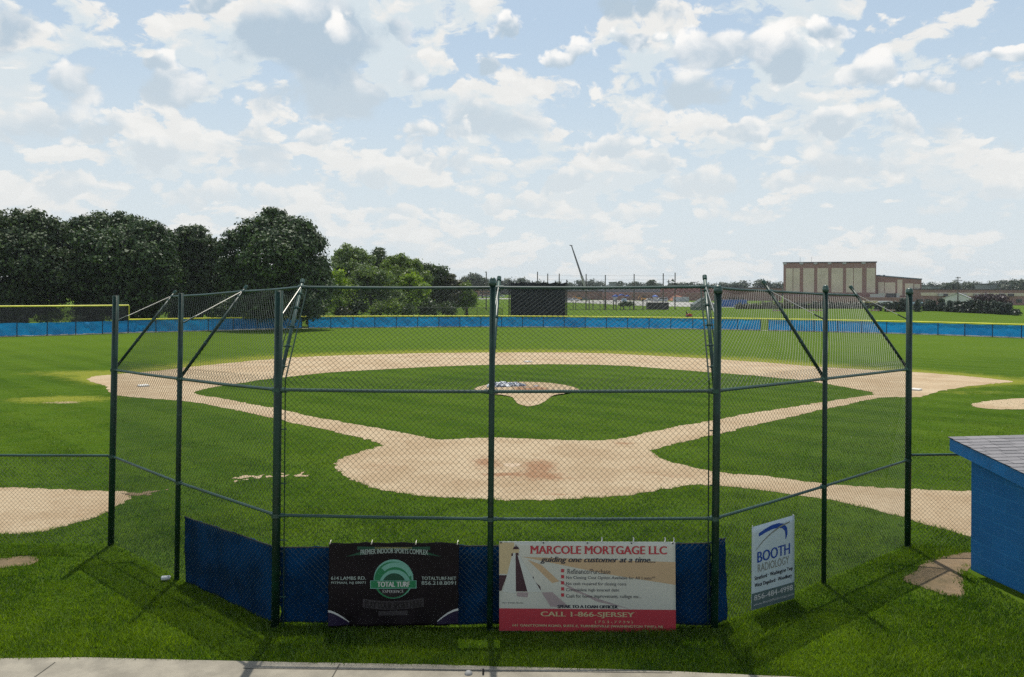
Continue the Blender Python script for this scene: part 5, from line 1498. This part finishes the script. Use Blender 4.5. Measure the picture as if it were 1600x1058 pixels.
# vehicles
def car(px, pyb, col, label, L=4.5, kind='sedan', flip=1, cat='car', group=None, Y=None):
    g = G(px, pyb) if Y is None else on(P(px, 0, Y).x, Y)
    e = empty('parked_'+('van' if kind == 'van' else 'car'), g, label, cat, group, rz=0)
    W_ = 1.75; h = 1.45 if kind == 'sedan' else 1.95
    if kind == 'sedan': prof = [(-.5, .28), (-.5, .62), (-.47, .70), (-.30, .78), (-.16, 1.18+.2), (.18, 1.42), (.34, .92), (.48, .84), (.5, .55), (.5, .28)]
    else: prof = [(-.5, .3), (-.5, .8), (-.44, .95), (-.34, 1.1), (-.24, 1.75), (.46, 1.85), (.5, 1.7), (.5, .3)]
    prof = [(a*L*flip, b) for a, b in prof]
    T = Matrix.Translation(g)
    mb = MB(); mb.prism(prof, -W_/2, W_/2, T); o = bevel(mb.build('body', mat('car_paint', col, .3, spec=.6, coat=.4), e), .06)
    if kind == 'sedan': win = [(-.27, .82), (-.15, 1.30), (.16, 1.34), (.28, .88)]
    else: win = [(-.31, 1.12), (-.22, 1.65), (.42, 1.7), (.44, 1.12)]
    mb = MB(); mb.prism([(a*L*flip, b) for a, b in win], -W_/2-.012, -W_/2-.002, T); mb.prism([(a*L*flip, b) for a, b in win], W_/2+.002, W_/2+.012, T); mb.build('window', MT['glass'], e)
    for sx in (-.31, .31):
        for sy in (-1, 1):
            c = g+Vector((sx*L, sy*(W_/2-.05), .32)); mb = MB(); mb.tube([c-Vector((0, .11, 0)), c+Vector((0, .11, 0))], .32, 12); w = mb.build('wheel', MT['black'], e)
            mb = MB(); c2 = c+Vector((0, sy*.112, 0)); mb.tube([c2, c2+Vector((0, sy*.012, 0))], .17, 10); mb.build('rim', MT['cable'], w)
    return e
car(889, 470.5, (.45, .46, .48), 'silver car parked right of the black hitting screen, nearer the screen')
car(898.5, 470.3, (.60, .60, .58), 'white car parked two along from the black hitting screen', flip=-1)
car(912, 469.6, (.015, .05, .05), 'dark green car parked right of the orange digger')
car(1014, 471.2, (.62, .62, .60), 'white car parked right of the yellow digger')
car(1034, 471.4, (.42, .44, .46), 'silver van parked right of the white booth with the blue top', kind='van', L=5.2, cat='van')
for i, px in enumerate((738, 746, 754, 763, 775, 786)):
    car(px, 0, [(.5, .5, .52), (.12, .13, .16), (.62, .62, .62), (.30, .33, .38), (.55, .55, .56), (.6, .6, .6)][i],
        ['silver', 'dark', 'white', 'blue-grey', 'pale silver', 'bright white'][i]+' car in the distant row, '+['at its left end', 'second from the left', 'third from the left', 'just left of the middle backstop post', 'just right of the middle backstop post', 'at its right end'][i],
        group='cars parked in the distant row', Y=480)
def digger(px, pyb, label):
    g = G(px, pyb); T = Matrix.Translation(g); e = empty('digger', g, label, 'digger')
    y = mat('digger_yellow', (.55, .26, .03), .5)
    mb = MB(); mb.prism([(-1.6, .6), (-1.6, 1.5), (-.2, 1.6), (1.2, 1.3), (1.4, .6)], -.8, .8, T); mb.build('body', y, e)
    mb = MB(); mb.box(-.9, -.6, 1.55, .4, .6, 2.6, T); mb.build('cab', MT['glass'], e)
    mb = MB(); mb.tube([g+Vector((-1.2, 0, 1.2)), g+Vector((-2.4, 0, 2.6)), g+Vector((-3.2, 0, 1.0))], .14, 6); mb.build('arm', y, e)
    for sx in (-.9, .9):
        mb = MB(); c = g+Vector((sx, 0, .5)); mb.tube([c-Vector((0, .9, 0)), c+Vector((0, .9, 0))], .5, 12); mb.build('wheel', MT['black'], e)
digger(905, 470., 'small orange digger between the parked cars near the black screen'); digger(1007.5, 471, 'small yellow digger left of a white parked car')
def booth_(px, pyb, w, h, label):
    g = G(px, pyb); T = Matrix.Translation(g); e = empty('booth', g, label, 'booth')
    mb = MB(); mb.box(-w/2, -w/2, 0, w/2, w/2, h*.72, T); mb.build('wall', MT['whitewall'], e)
    mb = MB(); r = w*.68; mb.add([T @ Vector(v) for v in ((-r, -r, h*.723), (r, -r, h*.723), (r, r, h*.723), (-r, r, h*.723), (-r, -r, h*.80), (r, -r, h*.80), (r, r, h*.80), (-r, r, h*.80), (0, 0, h))],
        [(0, 3, 2, 1), (0, 1, 5, 4), (1, 2, 6, 5), (2, 3, 7, 6), (3, 0, 4, 7), (4, 5, 8), (5, 6, 8), (6, 7, 8), (7, 4, 8)]); mb.build('canopy', mat('blue_canopy', (.01, .09, .42), .6), e)
booth_(961, 471, 1.7, 3.0, 'white booth with blue pyramid top left of the blue play canopy'); booth_(1023.5, 471.5, 1.7, 3.1, 'white booth with blue pyramid top beside the silver van')
def playset():
    g = G(972, 471.5); T = Matrix.Translation(g); e = empty('play_canopy', g, 'blue canopied structure on thin poles between the far booth and trailer', 'canopy'); bl = mat('blue_sheet', (.01, .07, .35), .6)
    for (x0, x1, z) in ((-4, -1.6, 3.0), (-1.5, 1.2, 3.3), (1.4, 3.6, 2.9)):
        mb = MB(); mb.prism([(x0, z-.5), (x1, z-.5), ((x0+x1)/2, z+.15)], -1.6, 1.6, T); mb.build('roof', bl, e)
        for x in (x0+.2, x1-.2): mb = MB(); mb.tube([g+Vector((x, 0, 0)), g+Vector((x, 0, z-.5))], .07, 6); mb.build('pole', MT['black'], e)
playset()
def trailer(px0, px1, pyt, pyb, label, col, name='storage_container', Y=None, cat='container', roof=None):
    g = G((px0+px1)/2, pyb) if Y is None else on(P((px0+px1)/2, 0, Y).x, Y)
    x0, x1 = P(px0, 0, g.y).x, P(px1, 0, g.y).x; zt = P((px0+px1)/2, pyt, g.y).z
    e = empty(name, g, label, cat); m = mat('painted_panel', col, .6, var=.1, vscale=.4)
    mb = MB(); mb.box(x0, g.y-1.2, g.z+.12, x1, g.y+1.2, zt); n = int((x1-x0)/.6)
    mb.build('body', m, e)
    mb = MB()
    for k in range(n): xx = x0+.15+k*(x1-x0-.3)/max(1, n-1); mb.box(xx-.08, g.y-1.24, g.z+.25, xx+.08, g.y-1.202, zt-.12)
    mb.build('ribs', m, e)
    mb = MB(); mb.box(x0-.05, g.y-1.27, zt, x1+.05, g.y+1.25, zt+.12); mb.build('roof', roof or m, e)
    return e
trailer(1128, 1168, 469.3, 479.8, 'long blue shipping container right of the thick corner post', (.03, .12, .36))
trailer(1055, 1078, 464.5, 471.8, 'pale grey trailer behind the parking lot, left of the greenhouse frame', (.40, .43, .45))
trailer(974, 981, 467, 472, 'small pale blue trailer under the blue canopies', (.30, .42, .52))
trailer(1013, 1046, 473.3, 484.2, 'low dark brown shed in front of the parking lot', (.035, .03, .032), name='equipment_shed', cat='shed')
def greenhouse():
    g = G(1097, 484.5); T = Matrix.Translation(g); e = empty('net_tent', g, 'grey net tent with a peaked top beside the leaning backstop arm', 'tent')
    mb = MB(); mb.prism([(-2.6, 0), (2.6, 0), (2.6, 1.6), (.3, 3.3), (-2.6, 1.5)], -2, 2, T); mb.build('cover', mesh_screen_material('grey_net', (.12, .15, .15), .72), e)
    for x, z in ((-2.6, 1.5), (.3, 3.3), (2.6, 1.6)):
        for y in (-2, 2): mb = MB(); mb.tube([g+Vector((x, y, 0)), g+Vector((x, y, z))], .05, 6); mb.build('pole', MT['black'], e)
greenhouse()
def bus(px0, px1, pyt, Y, label, col, top):
    x0, x1 = P(px0, 0, Y).x, P(px1, 0, Y).x; g = on((x0+x1)/2, Y); zt = P((px0+px1)/2, pyt, Y).z
    e = empty('parked_bus', g, label, 'bus'); mb = MB(); mb.box(x0, Y, g.z+.5, x1, Y+2.4, zt-.25); bevel(mb.build('body', mat('bus_paint', col, .4), e), .12)
    mb = MB(); mb.box(x0+.1, Y+.1, zt-.248, x1-.1, Y+2.3, zt); bevel(mb.build('roof', mat('bus_roof', top, .5), e), .08)
    mb = MB(); mb.box(x0+.4, Y-.012, zt-1.4, x1-.4, Y-.002, zt-.7); mb.build('window', MT['glass'], e)
    for x in (x0+1.3, x1-1.3):
        for y in (Y+.1, Y+2.1): mb = MB(); c = Vector((x, y, g.z+.5)); mb.tube([c-Vector((0, .13, 0)), c+Vector((0, .13, 0))], .48, 12); mb.build('wheel', MT['black'], e)
bus(1352, 1375, 470.3, 262, 'bus with a cream roof, leftmost of those behind the conifers', (.5, .40, .12), (.6, .56, .42))
bus(1376, 1398, 470.6, 262, 'bus with a white roof behind the conifers', (.5, .5, .5), (.66, .68, .68))
bus(1418, 1446, 472.2, 255, 'bus with a pale blue roof behind the conifers', (.35, .45, .55), (.42, .58, .68))

# net poles
for i, (px, pt) in enumerate(((762, 426), (842, 425), (858, 428), (876, 428), (918, 428.5), (948, 430), (993, 428.5), (1038.5, 427.5), (1057, 426.5))):
    Y = 205+(i % 3)*2; x = P(px, 0, Y).x; g = on(x, Y); zt = P(px, pt, Y).z
    lb = ['tall dark pole just left of the middle backstop post', 'tall pole above the middle of the black screen, left of three', 'tall pole above the black screen, middle of three', 'tall pole above the black screen, right of three',
          'tall net pole directly right of the crane boom foot', 'tall net pole second to the right of the crane boom', 'tall net pole midway between the crane and the leaning arms', 'tall net pole left of the one carrying a loudspeaker', 'tall net pole with a loudspeaker bracket, rightmost of the row'][i]
    e = empty('net_pole', g, lb, 'pole', 'tall poles behind the outfield'); mb = MB(); mb.tube([g-Vector((0, 0, .3)), Vector((x, Y, zt))], [.17, .13], 8); mb.build('shaft', MT['pole'], e)
    mb = MB(); mb.tube([Vector((x, Y, zt+.003)), Vector((x, Y, zt+.06))], .16, 8); mb.build('cap', MT['black'], e)
    if i == 0: mb = MB(); mb.tube([Vector((x-.35, Y, zt+.1)), Vector((x+.1, Y, zt+.25))], .14, 6); mb.build('lamp', MT['whitewall'], e)
    if i == 8: mb = MB(); mb.tube([Vector((x-.2, Y-.1, zt-2.4)), Vector((x-.9, Y-.1, zt-1.9))], [.12, .42], 8); mb.build('loudspeaker', MT['greywall'], e); mb = MB(); mb.box(x-.8, Y-.4, zt-3.2, x+.8, Y+.4, zt-2.9); mb.build('platform', MT['black'], e)
def netcable():
    xs_ = [842, 858, 876, 918, 948, 993, 1038.5, 1057]; mb = MB(); Y = 205
    for a, b in zip(xs_[:-1], xs_[1:]):
        for pt in (430.5, 437, 462):
            p, q = P(a, pt, Y), P(b, pt, Y); mb.tube([p, p.lerp(q, .5)-Vector((0, 0, .12)), q], .022, 4)
    o = mb.build('net_cables', MT['pole']); g = on(P(950, 0, Y).x, Y); setloc(o.data, g); o.location = g; tag(o, 'thin cables strung between the tall net poles', 'cables')
netcable()
def cage():
    Y0 = 206; e = empty('batting_cage', on(P(950, 0, Y0).x, Y0), 'batting cage frame of short posts behind the middle fence', 'batting cage')
    for px, t in ((898, 471), (902, 469), (918, 469), (923, 467), (929, 470), (940, 470), (946, 467), (949, 469), (961, 469), (965, 467), (972, 470), (977, 469), (992, 470), (1007, 471)):
        Y = 200+(px % 5)*2.; x = P(px, 0, Y).x; mb = MB(); mb.tube([on(x, Y, -.2), Vector((x, Y, P(px, t, Y).z))], .13 if px % 2 else .09, 6); mb.build('post', MT['pole'], e)
    mb = MB(); a, b = P(886, 484.5, 200), P(1010, 484.5, 200); mb.tube([on(a.x, 200, .15), on(b.x, 200, .15)], .05, 5); mb.build('bottom_rail', MT['black'], e)
    mb = MB(); mb.add([on(a.x, 201, .1), on(b.x, 201, .1), on(b.x, 201, 2.4), on(a.x, 201, 2.4)], [(0, 1, 2, 3)]); mb.build('net', mesh_screen_material('cage_net', (.10, .10, .09), .16), e)
cage()
for i, (px, py) in enumerate(((974, 476), (984, 476))):
    tree([(px, py, 4), (px+3, py-1, 3), (px-3, py, 3)], 203, LM['deep'], ['small dark umbrella-shaped shrub in the batting cage, left one', 'small dark umbrella-shaped shrub in the batting cage, right one'][i], leaf=.35, name='shrub', cat='shrub', seed=130+i, r0=.12)
def low_back_fence():
    e = empty('low_wire_fence', on(P(620, 0, 126).x, 126), 'thin black wire fence running behind the blue fence to the trees', 'fence')
    pts = [on(P(px, 0, 126).x, 126) for px in np.arange(488, 800, 20)]; up = Vector((0, 0, 1)); h = 2.55
    for p in pts: mb = MB(); mb.tube([p-up*.1, p+up*h], .035, 6); mb.build('post', MT['black'], e)
    mb = MB(); mb.tube([p+up*h for p in pts], .03, 6); mb.build('top_rail', MT['black'], e)
    mb = MB(); mb.add([pts[0], pts[-1], pts[-1]+up*h, pts[0]+up*h], [(0, 1, 2, 3)]); mb.build('mesh', mesh_screen_material('thin_wire', (.03, .03, .03), .30), e)
low_back_fence()
def crane():
    Y = 430.; tip = P(893, 384, Y); foot = P(917, 456, Y); g = on(foot.x+2, Y); e = empty('crane', g, 'crane with one long slanting boom rising above the skyline', 'crane')
    d = (tip-foot); mb = MB(); mb.tube([foot, foot+d*.34], .75, 6); mb.build('boom_base', mat('crane_cream', (.34, .33, .30), .5), e)
    mb = MB(); mb.tube([foot+d*.33, foot+d*.7, tip], [.55, .45, .30], 6); mb.build('boom', mat('crane_grey', (.09, .09, .10), .5), e)
    mb = MB(); mb.tube([tip+Vector((-1.1, 0, .3)), tip+Vector((.5, 0, 0))], .28, 6); mb.build('boom_head', MT['black'], e)
    mb = MB(); mb.box(g.x-5, Y-1.3, g.z+.7, g.x+5, Y+1.3, g.z+2.0); mb.box(g.x-1, Y-1.2, g.z+2.003, g.x+3, Y+1.2, g.z+3.4); mb.build('carrier', mat('crane_yellow', (.5, .35, .06), .5), e)
    for k in (-4, -2.4, 2.4, 4): mb = MB(); c = Vector((g.x+k, Y-1.25, g.z+.6)); mb.tube([c, c+Vector((0, 2.5, 0))], .6, 10); mb.build('wheel', MT['black'], e)
crane()
def upole(px, pt, Y, label, arms=((0, 1.6), (.9, 2.4))):
    x = P(px, 0, Y).x; g = on(x, Y); zt = P(px, pt, Y).z; e = empty('utility_pole', g, label, 'utility pole'); s = Y/230
    mb = MB(); mb.tube([g-Vector((0, 0, .3)), Vector((x, Y, zt))], [.19*s, .12*s], 8); mb.build('shaft', MT['pole'], e)
    for dz, w in arms:
        mb = MB(); z = zt-.35-dz; mb.box(x-w/2*s, Y-.2, z-.08*s, x+w/2*s, Y-.13*s-.05, z+.08*s); a = mb.build('crossarm', MT['pole'], e)
        mb = MB()
        for k in (-.45, -.2, .2, .45): mb.tube([Vector((x+k*w*s, Y-.2, z+.081*s)), Vector((x+k*w*s, Y-.2, z+.3*s))], .05*s, 5)
        mb.build('insulators', MT['greywall'], a)
upole(1499, 432.5, 232, 'utility pole with two crossarms in front of the low school wing')
upole(1087, 440.5, 520, 'far small utility pole above the long school roof', ((0, 2.2),))
upole(1047, 437, 520, 'thin far utility pole between the two tall net poles', ((1.2, 1.2),))
def dirtpile():
    g = G(1072, 471); mb = MB(); n = 30; V = []; Fc = []; c = on(g.x, 372)
    for i in range(n+1):
        for j in range(9):
            u = (i/n-.5)*2; v = (j/8-.5)*2; h = 2.6*max(0, 1-u*u)**.8*max(0, 1-v*v)*(1+.3*float(fbm(u*3, v*3, 1, 3, 2)))
            V.append((c.x+u*4, c.y+v*3.5, c.z+h))
    for i in range(n):
        for j in range(8): Fc.append((i*9+j, (i+1)*9+j, (i+1)*9+j+1, i*9+j+1))
    mb.add(V, Fc); o = mb.build('earth_pile', mat('orange_earth', (.26, .10, .05), .95, var=.3, vscale=.8, bump=.5), smooth=True); setloc(o.data, c); o.location = c; tag(o, 'orange earth pile against the long school wing', 'earth pile')
dirtpile()
def mower():
    Y = 150.; x = P(1079, 0, Y).x; g = on(x, Y); T = Matrix.Translation(g); e = empty('riding_mower', g, 'small red mower just behind the outfield fence', 'mower'); rd = mat('mower_red', (.50, .03, .03), .4)
    mb = MB(); mb.prism([(-.55, .35), (.6, .35), (.6, .75), (.1, .95), (-.55, .8)], -.35, .35, T); bevel(mb.build('body', rd, e), .04)
    mb = MB(); mb.box(-.5, -.25, .803, -.05, .25, .92, T); mb.box(-.55, -.25, .803, -.45, .25, 1.3, T); mb.build('seat', MT['black'], e)
    mb = MB(); mb.tube([g+Vector((.1, 0, .95)), g+Vector((-.05, 0, 1.25))], .03, 6); mb.build('steering', MT['black'], e)
    mb = MB()
    mb.tube([g+Vector((-.5, -.3, .8)), g+Vector((-.5, -.3, 1.65)), g+Vector((-.5, .3, 1.65)), g+Vector((-.5, .3, .8))], .03, 6); mb.build('roll_bar', MT['black'], e)
    for sx, r in ((-.35, .3), (.45, .2)):
        for sy in (-1, 1): c = g+Vector((sx, sy*.42, r)); mb = MB(); mb.tube([c-Vector((0, .08, 0)), c+Vector((0, .08, 0))], r, 12); mb.build('wheel', MT['black'], e)
mower()

# conifers, purple tree, hedge on the right
def conifer(px, pyb, pyt, label, wpx, seed):
    g = G(px, pyb); zt = P(px, pyt, g.y).z; h = zt-g.z; w = wpx*g.y/F/2
    lob = []; n = 7
    for k in range(n):
        t = k/(n-1); lob.append((g.x+random.uniform(-.1, .1), g.y+random.uniform(-.1, .1), g.z+h*(.12+.80*t), max(.22, w*(1.05-.88*t))))
    e = empty('conifer', g, label, 'conifer', 'conifers planted in a row at right')
    foliage('crown', lob, .34, 1.5, LM['spruce'], e, seed, .45, elong=1.5)
    mb = MB(); mb.tube([g-Vector((0, 0, .2)), Vector((g.x, g.y, zt-.1))], [.12, .03], 6); mb.build('trunk', BARK, e)
CON = [(1372, 486, 475, 9), (1388, 487, 474, 8), (1398.5, 487, 473, 9), (1411, 487, 467, 13), (1433, 487, 471, 10), (1447.5, 486, 473, 9), (1458, 486, 471, 10), (1471, 486.5, 467.5, 12), (1484, 487.5, 471, 10), (1495, 488, 472, 12), (1506, 488.5, 473, 11),
       (1517, 489, 470, 12), (1528, 489.5, 470, 12), (1541, 490, 472, 12), (1553, 490.5, 471, 12), (1564, 491.5, 474, 11), (1576, 492, 475, 10)]
ORD = ['first', 'second', 'third', 'fourth and tall', 'fifth', 'sixth', 'seventh', 'eighth and tallest', 'ninth', 'tenth', 'eleventh', 'twelfth', 'thirteenth', 'fourteenth', 'fifteenth', 'sixteenth', 'last']
for i, (px, b, t, w) in enumerate(CON): conifer(px, b, t, 'dark conifer, %s in its row counted from the left' % ORD[i], w, 200+i)
tree([(1587, 488, 5), (1585, 490, 4), (1590, 490, 4)], G(1587, 493).y, LM['spruce'], 'small round evergreen bush alone right of the conifer row', leaf=.3, name='shrub', cat='shrub', seed=150, trunk=False)
tree([(1530, 470, 9), (1547, 467, 8.5), (1564, 470, 9), (1520, 476, 6.5), (1574, 476, 6), (1545, 479, 10)], 205, LM['plum'], 'purple-leaved tree rising behind the conifers', leaf=.42, seed=151, r0=.25)
for i, px in enumerate((1156, 1167, 1178, 1190, 1203, 1216, 1230, 1245, 1258, 1272, 1285, 1298, 1312, 1325, 1340, 1354)):
    tree([(px, 478 if i > 2 else 480, 6), (px-3, 482, 5), (px+3, 482, 5)], 212, LM['hedge'] if i < 7 else LM['spruce'], 'brownish hedge bush, number %d counted from the blue container' % (i+1), leaf=.4, dens=.9, name='hedge_bush', cat='bush', group='hedge bushes behind the right outfield fence', seed=160+i, trunk=False)
def barrier(px, label):
    g = G(px, 488); T = Matrix.Translation(g); e = empty('road_barrier', g, label, 'barrier', 'barriers below the conifers')
    mb = MB(); mb.box(-1.0, -.04, .3, 1.0, .04, .62, T); mb.build('board', mat('barrier_white', (.45, .42, .42), .6), e)
    mb = MB()
    for k in (-.7, 0, .7): mb.box(k-.12, -.052, .303, k+.12, -.042, .617, T)
    mb.build('red_stripes', mat('barrier_red', (.45, .06, .03), .6), e)
    for k in (-.85, .85): mb = MB(); mb.tube([g+Vector((k, 0, 0)), g+Vector((k, 0, .9))], .04, 6); mb.build('leg', MT['black'], e)
for px, lb in ((1214, 'barrier board on the grass, leftmost of the row'), (1270, 'barrier board seen right of the fence gap'), (1283, 'barrier board just left of the thin right post'), (1367, 'barrier board between the right backstop arms'), (1392, 'barrier board at the foot of the first conifers')): barrier(px, lb)
# ------------------------------------------------------------------ haze
def haze():
    mb = MB(); mb.box(-900, -60, float(gz(0, 1300))-1.5, 900, 1300, 42.)
    m = bpy.data.materials.new('summer_haze'); m.use_nodes = True; t = m.node_tree
    t.nodes.remove(t.nodes['Principled BSDF'])
    v = nd(t, 'ShaderNodeVolumePrincipled'); v.inputs['Color'].default_value = (.80, .86, .92, 1); v.inputs['Density'].default_value = .00015; v.inputs['Anisotropy'].default_value = .2
    t.links.new(v.outputs[0], t.nodes['Material Output'].inputs['Volume'])
    o = mb.build('haze', m); tag(o, kind='stuff')
haze()
